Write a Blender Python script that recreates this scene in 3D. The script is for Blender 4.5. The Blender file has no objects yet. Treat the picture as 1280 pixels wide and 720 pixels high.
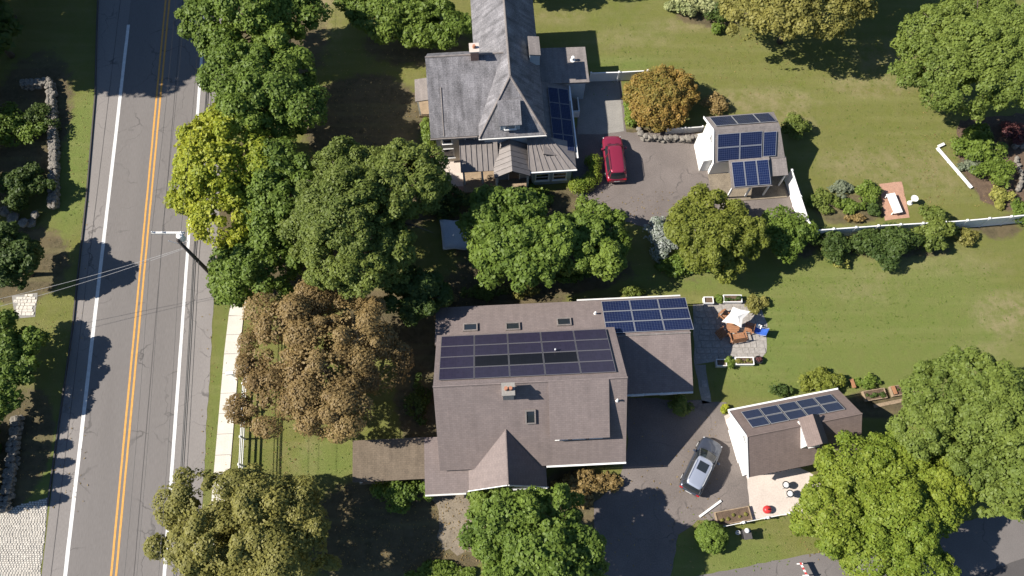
import bpy, math, random
import numpy as np
from mathutils import Vector, Matrix

S = bpy.context.scene
C = S.collection
R_ = math.radians

# ------------------------------------------------------------------ camera, sky, sun, exposure
FOC, TILT, HGT = 960.0, R_(20.8), 63.0          # focal length in photo pixels, tilt from straight down, flying height
cam = bpy.data.cameras.new('camera')
cam.sensor_width = 36.0
cam.lens = 36.0 * FOC / 1280.0
cam.clip_end = 3000.0
cam_o = bpy.data.objects.new('camera', cam); C.objects.link(cam_o)
cam_o.location = (0, 0, HGT)
cam_o.rotation_euler = (TILT, 0, 0)
S.camera = cam_o
S.render.resolution_x, S.render.resolution_y = 1024, 576

SUN = Vector((1.15, 0.06, -1.0)).normalized()    # the way the light travels
world = bpy.data.worlds.new('World'); S.world = world
world.use_nodes = True
wn = world.node_tree.nodes; wl = world.node_tree.links
bgn = wn['Background']
sky = wn.new('ShaderNodeTexSky'); sky.sky_type = 'NISHITA'; sky.sun_disc = False
sky.sun_elevation = math.asin(-SUN.z); sky.sun_rotation = math.atan2(-SUN.x, -SUN.y); sky.ozone_density = 6.0; sky.dust_density = .4
wl.new(sky.outputs['Color'], bgn.inputs['Color'])
bgn.inputs['Strength'].default_value = 0.068
sl = bpy.data.lights.new('sun', 'SUN'); sl.energy = 5.0; sl.angle = R_(0.5); sl.color = (1.0, 0.945, 0.87)
so = bpy.data.objects.new('sun', sl); C.objects.link(so)
so.rotation_euler = SUN.to_track_quat('-Z', 'Y').to_euler(); so.location = (-60, 0, 60)
S.view_settings.view_transform = 'Standard'; S.view_settings.look = 'None'
S.view_settings.gamma = 1.0; S.view_settings.exposure = 0.86
S.view_settings.use_curve_mapping = False

# ------------------------------------------------------------------ helpers
def W(px, py, z=0.0):
    """world point at height z that the photo shows at pixel (px, py)"""
    dx = (px - 640) / FOC; dv = (360 - py) / FOC
    d = Vector((dx, math.cos(TILT) * dv + math.sin(TILT), math.sin(TILT) * dv - math.cos(TILT)))
    k = (z - HGT) / d.z
    return Vector((d.x * k, d.y * k, z))

def ppm(py, z=0.0):
    """photo pixels per metre at row py and height z"""
    return (FOC * math.cos(TILT) + (py - 360) * math.sin(TILT)) / (HGT - z)

class MB:
    def __init__(s): s.v = []; s.f = []
    def add(s, vs, fs):
        b = len(s.v); s.v += [tuple(p) for p in vs]; s.f += [tuple(i + b for i in f) for f in fs]; return s
    def box(s, x0, x1, y0, y1, z0, z1):
        vs = [(x0,y0,z0),(x1,y0,z0),(x1,y1,z0),(x0,y1,z0),(x0,y0,z1),(x1,y0,z1),(x1,y1,z1),(x0,y1,z1)]
        return s.add(vs, [(3,2,1,0),(4,5,6,7),(0,1,5,4),(1,2,6,5),(2,3,7,6),(3,0,4,7)])
    def prism(s, lo, hi):
        n = len(lo)
        return s.add(list(lo) + list(hi), [tuple(range(n-1,-1,-1)), tuple(range(n, 2*n))] + [(i,(i+1)%n,n+(i+1)%n,n+i) for i in range(n)])
    def slab(s, pts, t):
        return s.prism([(p[0],p[1],p[2]-t) for p in pts], pts)
    def ext(s, pts, z0, z1):
        return s.prism([(p[0],p[1],z0) for p in pts], [(p[0],p[1],z1) for p in pts])
    def obox(s, c, ax, ay, az, hx, hy, hz):
        c, ax, ay, az = Vector(c), Vector(ax).normalized(), Vector(ay).normalized(), Vector(az).normalized()
        vs = []
        for k in (-1, 1):
            for (i, j) in ((-1,-1),(1,-1),(1,1),(-1,1)):
                vs.append(c + ax*(i*hx) + ay*(j*hy) + az*(k*hz))
        return s.add(vs, [(3,2,1,0),(4,5,6,7),(0,1,5,4),(1,2,6,5),(2,3,7,6),(3,0,4,7)])
    def bar(s, a, b, w, h):
        a, b = Vector(a), Vector(b); d = (b - a); L = d.length; d.normalize()
        up = Vector((0,0,1)) if abs(d.z) < .95 else Vector((0,1,0))
        sd = d.cross(up).normalized(); up = sd.cross(d)
        return s.obox((a+b)/2, d, sd, up, L/2, w/2, h/2)
    def tube(s, path, rad, n=8, cap=True):
        path = [Vector(p) for p in path]; vs = []; fs = []
        for i, p in enumerate(path):
            d = (path[min(i+1, len(path)-1)] - path[max(i-1, 0)]).normalized()
            up = Vector((0,0,1)) if abs(d.z) < .9 else Vector((0,1,0))
            a = d.cross(up).normalized(); b = a.cross(d)
            r = rad[i] if isinstance(rad, (list, tuple)) else rad
            for k in range(n):
                t = 2*math.pi*k/n; vs.append(p + a*(r*math.cos(t)) + b*(r*math.sin(t)))
        for i in range(len(path)-1):
            for k in range(n):
                fs.append((i*n+k, i*n+(k+1)%n, (i+1)*n+(k+1)%n, (i+1)*n+k))
        if cap: fs += [tuple(range(n-1,-1,-1)), tuple((len(path)-1)*n+k for k in range(n))]
        return s.add(vs, fs)
    def lathe(s, prof, c=(0,0,0), n=14):
        vs = []; fs = []
        for (r, z) in prof:
            for k in range(n):
                t = 2*math.pi*k/n; vs.append((c[0]+r*math.cos(t), c[1]+r*math.sin(t), c[2]+z))
        m = len(prof)
        for i in range(m-1):
            for k in range(n): fs.append((i*n+k, i*n+(k+1)%n, (i+1)*n+(k+1)%n, (i+1)*n+k))
        fs += [tuple(range(n-1,-1,-1)), tuple((m-1)*n+k for k in range(n))]
        return s.add(vs, fs)
    def mesh(s, name, mat=None, smooth=False):
        me = bpy.data.meshes.new(name); me.from_pydata(s.v, [], s.f); me.update()
        if mat: me.materials.append(mat)
        if smooth: me.polygons.foreach_set('use_smooth', [True]*len(me.polygons))
        return me
    def build(s, name, mat, parent=None, smooth=False, bevel=0.0, kind=None):
        return obj(name, s.mesh(name, mat, smooth), parent, bevel, kind)

def obj(name, me, parent=None, bevel=0.0, kind=None):
    o = bpy.data.objects.new(name, me); C.objects.link(o)
    if parent: o.parent = parent
    if bevel:
        m = o.modifiers.new('bevel', 'BEVEL'); m.width = bevel; m.segments = 2; m.limit_method = 'ANGLE'
    if kind: o['kind'] = kind
    return o

def tag(o, label, cat, group=None):
    o['label'] = label; o['category'] = cat
    if group: o['group'] = group
    return o

def thing(name, label, cat, loc=(0,0,0), rz=0.0, group=None):
    o = bpy.data.objects.new(name, None); C.objects.link(o)
    o.location = loc; o.rotation_euler = (0, 0, rz); o.empty_display_size = .3
    return tag(o, label, cat, group)

def copy_tree(o, parent=None):
    c = o.copy(); C.objects.link(c); c.parent = parent
    for ch in list(o.children): copy_tree(ch, c)
    return c

# ------------------------------------------------------------------ materials
def mat(name, col, rough=.8, var=.12, scale=1.5, fine=12.0, bump=.15, metal=0.0, spec=.3, stretch=None, col2=None, crack=0.0, coat=0.0):
    m = bpy.data.materials.new(name); m.use_nodes = True
    nt = m.node_tree; n = nt.nodes; l = nt.links; b = n['Principled BSDF']
    b.inputs['Roughness'].default_value = rough; b.inputs['Metallic'].default_value = metal
    b.inputs['Specular IOR Level'].default_value = spec; b.inputs['Coat Weight'].default_value = coat
    tc = n.new('ShaderNodeTexCoord'); mp = n.new('ShaderNodeMapping')
    l.new(tc.outputs['Object'], mp.inputs['Vector'])
    if stretch: mp.inputs['Scale'].default_value = stretch
    a = n.new('ShaderNodeTexNoise'); a.inputs['Scale'].default_value = scale; a.inputs['Detail'].default_value = 5; a.inputs['Roughness'].default_value = .6
    f = n.new('ShaderNodeTexNoise'); f.inputs['Scale'].default_value = fine; f.inputs['Detail'].default_value = 3
    l.new(mp.outputs['Vector'], a.inputs['Vector']); l.new(mp.outputs['Vector'], f.inputs['Vector'])
    ad = n.new('ShaderNodeMath'); ad.operation = 'ADD'; l.new(a.outputs['Fac'], ad.inputs[0]); l.new(f.outputs['Fac'], ad.inputs[1])
    mr = n.new('ShaderNodeMapRange'); mr.inputs['From Min'].default_value = .65; mr.inputs['From Max'].default_value = 1.35
    l.new(ad.outputs[0], mr.inputs['Value'])
    mx = n.new('ShaderNodeMix'); mx.data_type = 'RGBA'
    c2 = col2 or tuple(min(1, c*(1+var)) for c in col); c1 = tuple(c*(1-var) for c in col)
    mx.inputs['A'].default_value = (*c1, 1); mx.inputs['B'].default_value = (*c2, 1)
    l.new(mr.outputs['Result'], mx.inputs['Factor']); l.new(mx.outputs['Result'], b.inputs['Base Color'])
    if crack:                                               # wandering cracks and sealed joints
        wp = n.new('ShaderNodeTexNoise'); wp.inputs['Scale'].default_value = .6; wp.inputs['Detail'].default_value = 4; l.new(tc.outputs['Object'], wp.inputs['Vector'])
        wa = n.new('ShaderNodeVectorMath'); wa.operation = 'MULTIPLY_ADD'; wa.inputs[1].default_value = (2.5, 2.5, 0); l.new(wp.outputs['Color'], wa.inputs[0]); l.new(tc.outputs['Object'], wa.inputs[2])
        vo = n.new('ShaderNodeTexVoronoi'); vo.feature = 'DISTANCE_TO_EDGE'; vo.inputs['Scale'].default_value = crack; l.new(wa.outputs['Vector'], vo.inputs['Vector'])
        vr = n.new('ShaderNodeMapRange'); vr.inputs['From Min'].default_value = .004; vr.inputs['From Max'].default_value = .016; vr.inputs['To Min'].default_value = .55; vr.inputs['To Max'].default_value = 0; l.new(vo.outputs['Distance'], vr.inputs['Value'])
        pk = n.new('ShaderNodeMath'); pk.operation = 'MULTIPLY'; pm = n.new('ShaderNodeMapRange'); pm.inputs['From Min'].default_value = .45; pm.inputs['From Max'].default_value = .6; l.new(a.outputs['Fac'], pm.inputs['Value'])
        l.new(vr.outputs['Result'], pk.inputs[0]); l.new(pm.outputs['Result'], pk.inputs[1])
        mc = n.new('ShaderNodeMix'); mc.data_type = 'RGBA'; mc.inputs['B'].default_value = (.045, .042, .04, 1); l.new(pk.outputs[0], mc.inputs['Factor']); l.new(mx.outputs['Result'], mc.inputs['A']); l.new(mc.outputs['Result'], b.inputs['Base Color'])
    if bump:
        bp = n.new('ShaderNodeBump'); bp.inputs['Strength'].default_value = bump; bp.inputs['Distance'].default_value = .05
        l.new(f.outputs['Fac'], bp.inputs['Height']); l.new(bp.outputs['Normal'], b.inputs['Normal'])
    return m

def shingle(name, col, course=.16, var=.18, streak=.25, dirt=None):
    """asphalt or wood shingles: courses and tabs in the roof's own plane, patchy wear and run-off streaks"""
    m = mat(name, col, rough=.9, var=var, scale=.9, fine=9, bump=.2, spec=.2)
    nt = m.node_tree; n = nt.nodes; l = nt.links; b = n['Principled BSDF']
    mixn = [x for x in n if x.type == 'MIX'][0]
    tc = [x for x in n if x.type == 'TEX_COORD'][0]
    br = n.new('ShaderNodeTexBrick'); br.inputs['Scale'].default_value = 1.0
    br.inputs['Brick Width'].default_value = course*2.1; br.inputs['Row Height'].default_value = course
    br.inputs['Mortar Size'].default_value = .012; br.inputs['Color1'].default_value = (.92,.92,.92,1); br.inputs['Color2'].default_value = (1.06,1.05,1.04,1)
    br.inputs['Mortar'].default_value = (.8,.8,.8,1)
    l.new(tc.outputs['Object'], br.inputs['Vector'])
    st = n.new('ShaderNodeTexNoise'); st.inputs['Scale'].default_value = 1.0; st.inputs['Detail'].default_value = 4
    mp = n.new('ShaderNodeMapping'); mp.inputs['Scale'].default_value = (2.6, .35, .35)
    l.new(tc.outputs['Object'], mp.inputs['Vector']); l.new(mp.outputs['Vector'], st.inputs['Vector'])
    mr = n.new('ShaderNodeMapRange'); mr.inputs['From Min'].default_value = .3; mr.inputs['From Max'].default_value = .7
    mr.inputs['To Min'].default_value = 1-streak; mr.inputs['To Max'].default_value = 1+streak
    l.new(st.outputs['Fac'], mr.inputs['Value'])
    m1 = n.new('ShaderNodeMix'); m1.data_type = 'RGBA'; m1.blend_type = 'MULTIPLY'; m1.inputs['Factor'].default_value = 1
    l.new(mixn.outputs['Result'], m1.inputs['A']); l.new(br.outputs['Color'], m1.inputs['B'])
    m2 = n.new('ShaderNodeVectorMath'); m2.operation = 'SCALE'
    l.new(m1.outputs['Result'], m2.inputs[0]); l.new(mr.outputs['Result'], m2.inputs['Scale'])
    l.new(m2.outputs['Vector'], b.inputs['Base Color'])
    return m

def leafmat(name, col, col2, trans=.36):
    m = bpy.data.materials.new(name); m.use_nodes = True
    nt = m.node_tree; n = nt.nodes; l = nt.links; b = n['Principled BSDF']; out = n['Material Output']
    b.inputs['Roughness'].default_value = .55; b.inputs['Specular IOR Level'].default_value = .25
    at = n.new('ShaderNodeAttribute'); at.attribute_name = 'tint'
    mx = n.new('ShaderNodeMix'); mx.data_type = 'RGBA'
    mx.inputs['A'].default_value = (*col, 1); mx.inputs['B'].default_value = (*col2, 1)
    l.new(at.outputs['Fac'], mx.inputs['Factor'])
    l.new(mx.outputs['Result'], b.inputs['Base Color'])
    tr = n.new('ShaderNodeBsdfTranslucent'); l.new(mx.outputs['Result'], tr.inputs['Color'])
    ms = n.new('ShaderNodeMixShader'); ms.inputs['Fac'].default_value = trans
    l.new(b.outputs['BSDF'], ms.inputs[1]); l.new(tr.outputs['BSDF'], ms.inputs[2]); l.new(ms.outputs['Shader'], out.inputs['Surface'])
    return m

def solarmat(name, cell, line, cells=(10, 6), rough=.22):
    """dark glass over a grid of square cells; generated coordinates so that each panel holds the same grid"""
    m = bpy.data.materials.new(name); m.use_nodes = True
    nt = m.node_tree; n = nt.nodes; l = nt.links; b = n['Principled BSDF']
    b.inputs['Roughness'].default_value = rough; b.inputs['Coat Weight'].default_value = .08; b.inputs['Coat Roughness'].default_value = .1
    b.inputs['Specular IOR Level'].default_value = .25
    tc = n.new('ShaderNodeTexCoord'); mp = n.new('ShaderNodeMapping'); mp.inputs['Scale'].default_value = (cells[0], cells[1], 1)
    l.new(tc.outputs['Generated'], mp.inputs['Vector'])
    br = n.new('ShaderNodeTexBrick'); br.offset = 0; br.inputs['Scale'].default_value = 1; br.inputs['Brick Width'].default_value = 1; br.inputs['Row Height'].default_value = 1
    br.inputs['Mortar Size'].default_value = .05; br.inputs['Mortar Smooth'].default_value = .2
    br.inputs['Color1'].default_value = (*cell, 1); br.inputs['Color2'].default_value = (*[c*1.25 for c in cell], 1); br.inputs['Mortar'].default_value = (*line, 1)
    l.new(mp.outputs['Vector'], br.inputs['Vector']); l.new(br.outputs['Color'], b.inputs['Base Color'])
    return m

M = {}
M['roof_brown'] = shingle('roof_brown', (.19, .155, .144), var=.1, streak=.07)
M['roof_garage'] = shingle('roof_garage', (.17, .13, .114), var=.1, streak=.07)
M['roof_grey'] = shingle('roof_grey', (.165, .158, .162), var=.5, streak=.3)
M['roof_tan'] = shingle('roof_tan', (.21, .185, .17), var=.2, streak=.15)
M['roof_olive'] = shingle('roof_olive', (.15, .118, .085), var=.25, streak=.12)
M['metal_roof'] = mat('metal_roof', (.2, .178, .165), rough=.55, var=.22, scale=1.4, fine=6, bump=.05, stretch=(2,.4,1))
M['white'] = mat('white_paint', (.72, .71, .68), rough=.6, var=.06, bump=.03)
M['white_dirty'] = mat('white_weathered', (.6, .58, .54), rough=.7, var=.14, bump=.05)
M['siding_cream'] = mat('siding_cream', (.58, .54, .46), rough=.7, var=.1, stretch=(.3,.3,9), fine=3, bump=.3)
M['siding_blue'] = mat('siding_blue', (.36, .42, .46), rough=.7, var=.08, stretch=(.3,.3,9), fine=3, bump=.3)
M['siding_brown'] = mat('siding_brown', (.22, .17, .14), rough=.8, var=.12, stretch=(.3,.3,9), fine=3, bump=.3)
M['dark_trim'] = mat('dark_trim', (.03, .028, .026), rough=.6, var=.2, bump=0)
M['glass'] = mat('window_glass', (.02, .025, .03), rough=.06, var=.1, bump=0, spec=.6)
M['brick'] = mat('chimney_brick', (.33, .2, .15), rough=.9, var=.3, scale=6, fine=30, bump=.3)
M['render'] = mat('chimney_render', (.42, .38, .34), rough=.9, var=.25, scale=4, fine=20, bump=.2)
M['asphalt'] = mat('asphalt', (.165, .15, .138), rough=.92, var=.13, scale=.35, fine=16, bump=.1, spec=.15, stretch=(1,.13,1), crack=.22)
M['asphalt_shoulder'] = mat('asphalt_shoulder', (.215, .195, .178), rough=.92, var=.14, scale=.3, fine=14, bump=.1, spec=.15, stretch=(1,.3,1), crack=.3)
M['asphalt_drive'] = mat('asphalt_drive', (.155, .132, .118), rough=.93, var=.26, scale=.35, fine=10, bump=.12, spec=.15, crack=.3)
M['asphalt_street'] = mat('asphalt_street', (.15, .135, .125), rough=.92, var=.2, scale=.3, fine=12, bump=.1, spec=.15, crack=.25)
M['asphalt_dark'] = mat('asphalt_dark', (.085, .078, .074), rough=.92, var=.15, scale=.4, fine=12, bump=.1, spec=.15)
M['concrete'] = mat('concrete', (.55, .505, .43), rough=.9, var=.13, scale=.8, fine=14, bump=.08)
M['concrete_pale'] = mat('concrete_pale', (.5, .43, .37), rough=.9, var=.16, scale=.8, fine=9, bump=.12)
M['concrete_grey'] = mat('concrete_grey', (.24, .225, .2), rough=.9, var=.2, scale=.8, fine=9, bump=.12)
M['paint_white'] = mat('road_paint_white', (.6, .59, .56), rough=.75, var=.22, scale=3, fine=22, bump=0)
M['paint_yellow'] = mat('road_paint_yellow', (.53, .27, .06), rough=.75, var=.25, scale=3, fine=22, bump=0)
M['slate'] = mat('slate', (.29, .265, .235), rough=.8, var=.3, scale=1.3, fine=9, bump=.15)
M['stone'] = mat('field_stone', (.2, .18, .15), rough=.9, var=.45, scale=1.7, fine=8, bump=.5)
M['gravel'] = mat('tan_gravel', (.2, .165, .12), rough=.95, var=.4, scale=1.2, fine=9, bump=.4)
M['mulch'] = mat('mulch', (.11, .075, .05), rough=.95, var=.5, scale=2.5, fine=14, bump=.6)
M['wood'] = mat('cedar_wood', (.31, .15, .075), rough=.7, var=.25, scale=2, fine=10, bump=.1, stretch=(1,6,6))
M['wood_grey'] = mat('weathered_wood', (.27, .2, .13), rough=.85, var=.3, scale=2, fine=10, bump=.2)
M['bark'] = mat('bark', (.1, .08, .06), rough=.95, var=.35, scale=3, fine=12, bump=.6, stretch=(2,2,.4))
M['pole'] = mat('pole_wood', (.06, .05, .045), rough=.9, var=.3, scale=3, fine=12, bump=.3, stretch=(2,2,.3))
M['wire'] = mat('cable', (.02, .02, .02), rough=.5, var=.1, bump=0)
M['wire_grey'] = mat('cable_grey', (.3, .3, .3), rough=.5, var=.1, bump=0)
M['galv'] = mat('galvanised_metal', (.55, .55, .55), rough=.45, var=.1, bump=0, metal=.3)
M['canvas'] = mat('canvas', (.75, .72, .66), rough=.85, var=.05, bump=.05)
M['tarp'] = mat('pale_tarp', (.5, .52, .54), rough=.8, var=.12, scale=1.5, bump=.1)
M['blue_cloth'] = mat('blue_cloth', (.03, .09, .35), rough=.8, var=.2, scale=4, bump=.1)
M['red'] = mat('red_plastic', (.45, .03, .03), rough=.4, var=.1, bump=0)
M['black'] = mat('black_plastic', (.02, .02, .022), rough=.45, var=.2, bump=0)
M['terracotta'] = mat('terracotta', (.38, .17, .1), rough=.9, var=.2, bump=.05)
M['brickpave'] = mat('brick_paving', (.38, .22, .15), rough=.9, var=.25, scale=3, fine=12, bump=.2)
M['solar_blue'] = solarmat('solar_polycrystalline', (.006, .011, .04), (.07, .085, .13), (10, 6))
M['solar_blue_up'] = solarmat('solar_polycrystalline_upright', (.006, .013, .05), (.08, .1, .16), (6, 10))
M['solar_dark'] = solarmat('solar_monocrystalline', (.026, .023, .042), (.036, .032, .05), (12, 6), rough=.3)
M['solar_black'] = solarmat('solar_black_glass', (.008, .008, .012), (.012, .012, .018), (12, 6), rough=.3)
M['solar_slate'] = solarmat('solar_slate_blue', (.02, .028, .055), (.04, .05, .08), (10, 6), rough=.3)
M['alu'] = mat('aluminium_frame', (.42, .42, .43), rough=.4, var=.05, bump=0, metal=.5)
M['alu_dark'] = mat('dark_frame', (.2, .19, .2), rough=.4, var=.05, bump=0, metal=.4)
M['car_grey'] = mat('car_paint_grey', (.085, .095, .12), rough=.28, var=.04, bump=0, metal=.55, spec=.5, coat=.8)
M['car_sky_sheen'] = mat('car_paint_sky_sheen', (.42, .45, .52), rough=.35, var=.04, bump=0, metal=.5, spec=.5, coat=.6)  # dark grey roof made pale: the sky's reflection is put into the colour
M['car_red'] = mat('car_paint_red', (.24, .02, .045), rough=.3, var=.04, bump=0, metal=.25, spec=.5, coat=.8)
M['rubber'] = mat('rubber', (.015, .015, .015), rough=.8, var=.1, bump=0)
M['lamp_red'] = mat('tail_lamp', (.35, .01, .01), rough=.2, var=.05, bump=0)
M['lamp_clear'] = mat('head_lamp', (.6, .6, .62), rough=.1, var=.05, bump=0)

L = {
 'green': leafmat('leaf_green', (0.083, 0.135, 0.023), (0.184, 0.253, 0.039)),
 'mid': leafmat('leaf_mid', (0.096, 0.135, 0.027), (0.198, 0.235, 0.046)),
 'dark': leafmat('leaf_dark', (0.044, 0.076, 0.018), (0.104, 0.148, 0.032)),
 'yellow': leafmat('leaf_yellow_green', (.15, .22, .02), (.44, .43, .04), .34),
 'lime': leafmat('leaf_lime', (.09, .145, .022), (.19, .25, .04), .34),
 'olive': leafmat('leaf_olive', (0.157, 0.157, 0.039), (0.291, 0.263, 0.067)),
 'brown': leafmat('leaf_copper', (.18, .115, .045), (.33, .24, .095)),
 'orange': leafmat('leaf_orange', (0.2, 0.188, 0.044), (0.45, 0.237, 0.062)),
 'russet': leafmat('leaf_russet', (0.2, 0.135, 0.05), (0.36, 0.26, 0.1)),
 'oak': leafmat('leaf_oak', (0.102, 0.147, 0.029), (0.204, 0.252, 0.047)),
 'chartreuse': leafmat('leaf_chartreuse', (.105, .172, .02), (.25, .285, .034), .32),
 'olivegreen': leafmat('leaf_olive_green', (0.123, 0.149, 0.022), (0.233, 0.251, 0.041)),
 'sage': leafmat('leaf_sage', (0.138, 0.172, 0.103), (0.230, 0.253, 0.161)),
 'white': leafmat('leaf_white_flower', (0.115, 0.172, 0.057), (0.620, 0.620, 0.620)),
 'pale': leafmat('leaf_variegated', (0.138, 0.196, 0.057), (0.483, 0.483, 0.230)),
 'plum': leafmat('leaf_plum', (0.078, 0.031, 0.031), (0.217, 0.078, 0.070)),
 'gold': leafmat('leaf_gold', (.2, .22, .04), (.4, .38, .1), .34),
}

# ------------------------------------------------------------------ ground
def blob(X, Y, items):
    a = np.zeros_like(X)
    for (px, py, rx, ry, w) in items:
        c = W(px, py); k = ppm(py)
        d = ((X - c.x)/(rx/k))**2 + ((Y - c.y)/(ry/k))**2
        a = np.maximum(a, w*np.clip(1.6 - 1.3*d, 0, 1))
    return a

def make_ground():
    xs = np.concatenate([[-700, -300, -150], np.arange(-80, 80.1, .8), [150, 300, 700]])
    ys = np.concatenate([[-600, -200, -60], np.arange(-16, 90.1, .8), [150, 300, 900]])
    X, Y = np.meshgrid(xs, ys)
    nx, ny = len(xs), len(ys)
    co = np.stack([X.ravel(), Y.ravel(), np.zeros(X.size)], 1)
    i = np.arange((ny-1)*(nx-1)); r = i // (nx-1); c = i % (nx-1); b = r*nx + c
    fa = np.stack([b, b+1, b+nx+1, b+nx], 1)
    me = bpy.data.meshes.new('ground'); me.from_pydata(co.tolist(), [], fa.tolist()); me.update()
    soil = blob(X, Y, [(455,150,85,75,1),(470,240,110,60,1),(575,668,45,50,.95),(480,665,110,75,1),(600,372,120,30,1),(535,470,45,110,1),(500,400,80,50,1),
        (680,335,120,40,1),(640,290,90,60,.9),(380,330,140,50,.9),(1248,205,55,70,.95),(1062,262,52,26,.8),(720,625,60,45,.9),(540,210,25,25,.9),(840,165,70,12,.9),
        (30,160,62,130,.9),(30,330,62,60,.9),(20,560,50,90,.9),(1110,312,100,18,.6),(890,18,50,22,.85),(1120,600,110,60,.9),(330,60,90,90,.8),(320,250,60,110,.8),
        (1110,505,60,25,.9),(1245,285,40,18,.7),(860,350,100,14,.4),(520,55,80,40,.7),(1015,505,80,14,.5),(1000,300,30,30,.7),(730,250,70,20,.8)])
    dry = blob(X, Y, [(1262,395,50,34,.8),(1225,445,40,20,.6),(950,125,80,20,.8),(1080,205,60,30,.55),(395,15,30,35,1),(400,40,30,30,.8),(870,30,60,14,.6),(1090,105,60,20,.7),(1170,330,120,20,.35),
        (1150,215,70,40,.5),(985,150,40,25,.6),(1120,70,60,30,.6),(790,50,60,20,.4),(380,570,30,25,.4),(1080,360,60,25,.35),(700,20,40,12,.5)])
    lush = blob(X, Y, [(1100,400,190,120,.75),(950,430,80,70,1),(1000,370,120,40,.6),(1040,440,110,50,.7),(100,200,40,110,1),(70,580,40,60,1),(270,500,14,140,.6),(410,575,50,25,.9),(900,700,90,40,.7),(760,80,70,14,.8),(850,350,90,20,.8),(960,480,60,25,.8)])
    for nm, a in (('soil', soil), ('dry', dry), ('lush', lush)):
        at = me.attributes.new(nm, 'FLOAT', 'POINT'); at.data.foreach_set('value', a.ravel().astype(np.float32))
    m = bpy.data.materials.new('lawn'); m.use_nodes = True
    nt = m.node_tree; n = nt.nodes; l = nt.links; bs = n['Principled BSDF']
    bs.inputs['Roughness'].default_value = .95; bs.inputs['Specular IOR Level'].default_value = .1
    tc = n.new('ShaderNodeTexCoord')
    def noise(sc, det=6, ro=.65, st=None):
        t = n.new('ShaderNodeTexNoise'); t.inputs['Scale'].default_value = sc; t.inputs['Detail'].default_value = det; t.inputs['Roughness'].default_value = ro
        if st:
            mp = n.new('ShaderNodeMapping'); mp.inputs['Scale'].default_value = st; mp.inputs['Rotation'].default_value = (0,0,R_(-5)); l.new(tc.outputs['Object'], mp.inputs['Vector']); l.new(mp.outputs['Vector'], t.inputs['Vector'])
        else: l.new(tc.outputs['Object'], t.inputs['Vector'])
        return t.outputs['Fac']
    def rng(src, a, b_, lo=0, hi=1):
        r = n.new('ShaderNodeMapRange'); r.inputs['From Min'].default_value = a; r.inputs['From Max'].default_value = b_; r.inputs['To Min'].default_value = lo; r.inputs['To Max'].default_value = hi
        l.new(src, r.inputs['Value']); return r.outputs['Result']
    def mix(f, a, b_, bt='MIX'):
        x = n.new('ShaderNodeMix'); x.data_type = 'RGBA'; x.blend_type = bt
        if isinstance(f, float): x.inputs['Factor'].default_value = f
        else: l.new(f, x.inputs['Factor'])
        for k, s_ in (('A', a), ('B', b_)):
            if isinstance(s_, tuple): x.inputs[k].default_value = (*s_, 1)
            else: l.new(s_, x.inputs[k])
        return x.outputs['Result']
    def attr(nm):
        a = n.new('ShaderNodeAttribute'); a.attribute_name = nm; return a.outputs['Fac']
    def mth(op, a, b_):
        x = n.new('ShaderNodeMath'); x.operation = op
        for i_, s_ in enumerate((a, b_)):
            if isinstance(s_, (int, float)): x.inputs[i_].default_value = s_
            else: l.new(s_, x.inputs[i_])
        return x.outputs[0]
    nb = noise(.12, 5); nm_ = noise(.9, 6); nf = noise(7, 4); ns = noise(.5, 4, .6, (.35, 2.2, 1))
    base = mix(rng(nb, .35, .65), (.145, .166, .03), (.17, .172, .04))
    base = mix(rng(nm_, .35, .7, 0, .5), base, (.21, .185, .08))
    base = mix(rng(ns, .4, .7, 0, .3), base, (.125, .155, .036))
    base = mix(mth('MULTIPLY', attr('lush'), rng(nm_, .2, .7, 1, .45)), base, (.142, .205, .044))
    dryf = mth('MULTIPLY', attr('dry'), rng(noise(.7, 6, .75), .4, .62))
    base = mix(dryf, base, (.33, .26, .15))
    weed = rng(noise(1.7, 3), .62, .7, 0, .5)
    base = mix(weed, base, (.1, .135, .03))
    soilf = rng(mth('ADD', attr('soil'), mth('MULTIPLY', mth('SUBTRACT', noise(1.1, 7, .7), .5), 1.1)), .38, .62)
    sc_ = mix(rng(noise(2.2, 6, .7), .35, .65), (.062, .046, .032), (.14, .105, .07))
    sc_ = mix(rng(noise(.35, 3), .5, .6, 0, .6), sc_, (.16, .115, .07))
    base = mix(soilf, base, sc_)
    base = mix(rng(nf, .3, .7, 0, .28), base, (.08, .09, .03))
    base = mix(rng(noise(30, 2), .35, .7, 0, .3), base, (.22, .2, .09))
    base = mix(rng(noise(.28, 2, .5, (.25, 3.2, 1)), .5, .62, 0, .16), base, (.26, .25, .1))
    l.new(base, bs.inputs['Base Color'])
    bp = n.new('ShaderNodeBump'); bp.inputs['Strength'].default_value = .8; bp.inputs['Distance'].default_value = .12
    l.new(mth('ADD', noise(22, 3), mth('MULTIPLY', nm_, .8)), bp.inputs['Height']); l.new(bp.outputs['Normal'], bs.inputs['Normal'])
    me.materials.append(m)
    return obj('ground', me, kind='structure')
ground = make_ground()

def rough_edge(pts, step=.6, amp=.07, seed=1, closed=True):
    rg = random.Random(seed); out = []
    n = len(pts)
    for i in range(n if closed else n-1):
        a, b = Vector(pts[i]), Vector(pts[(i+1) % n]); d = b - a; k = max(1, int(d.length/step)); nn = Vector((-d.y, d.x, 0)).normalized()
        for j in range(k):
            out.append(a + d*(j/k) + nn*(rg.uniform(-amp, amp) if j else 0))
    return out

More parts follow.
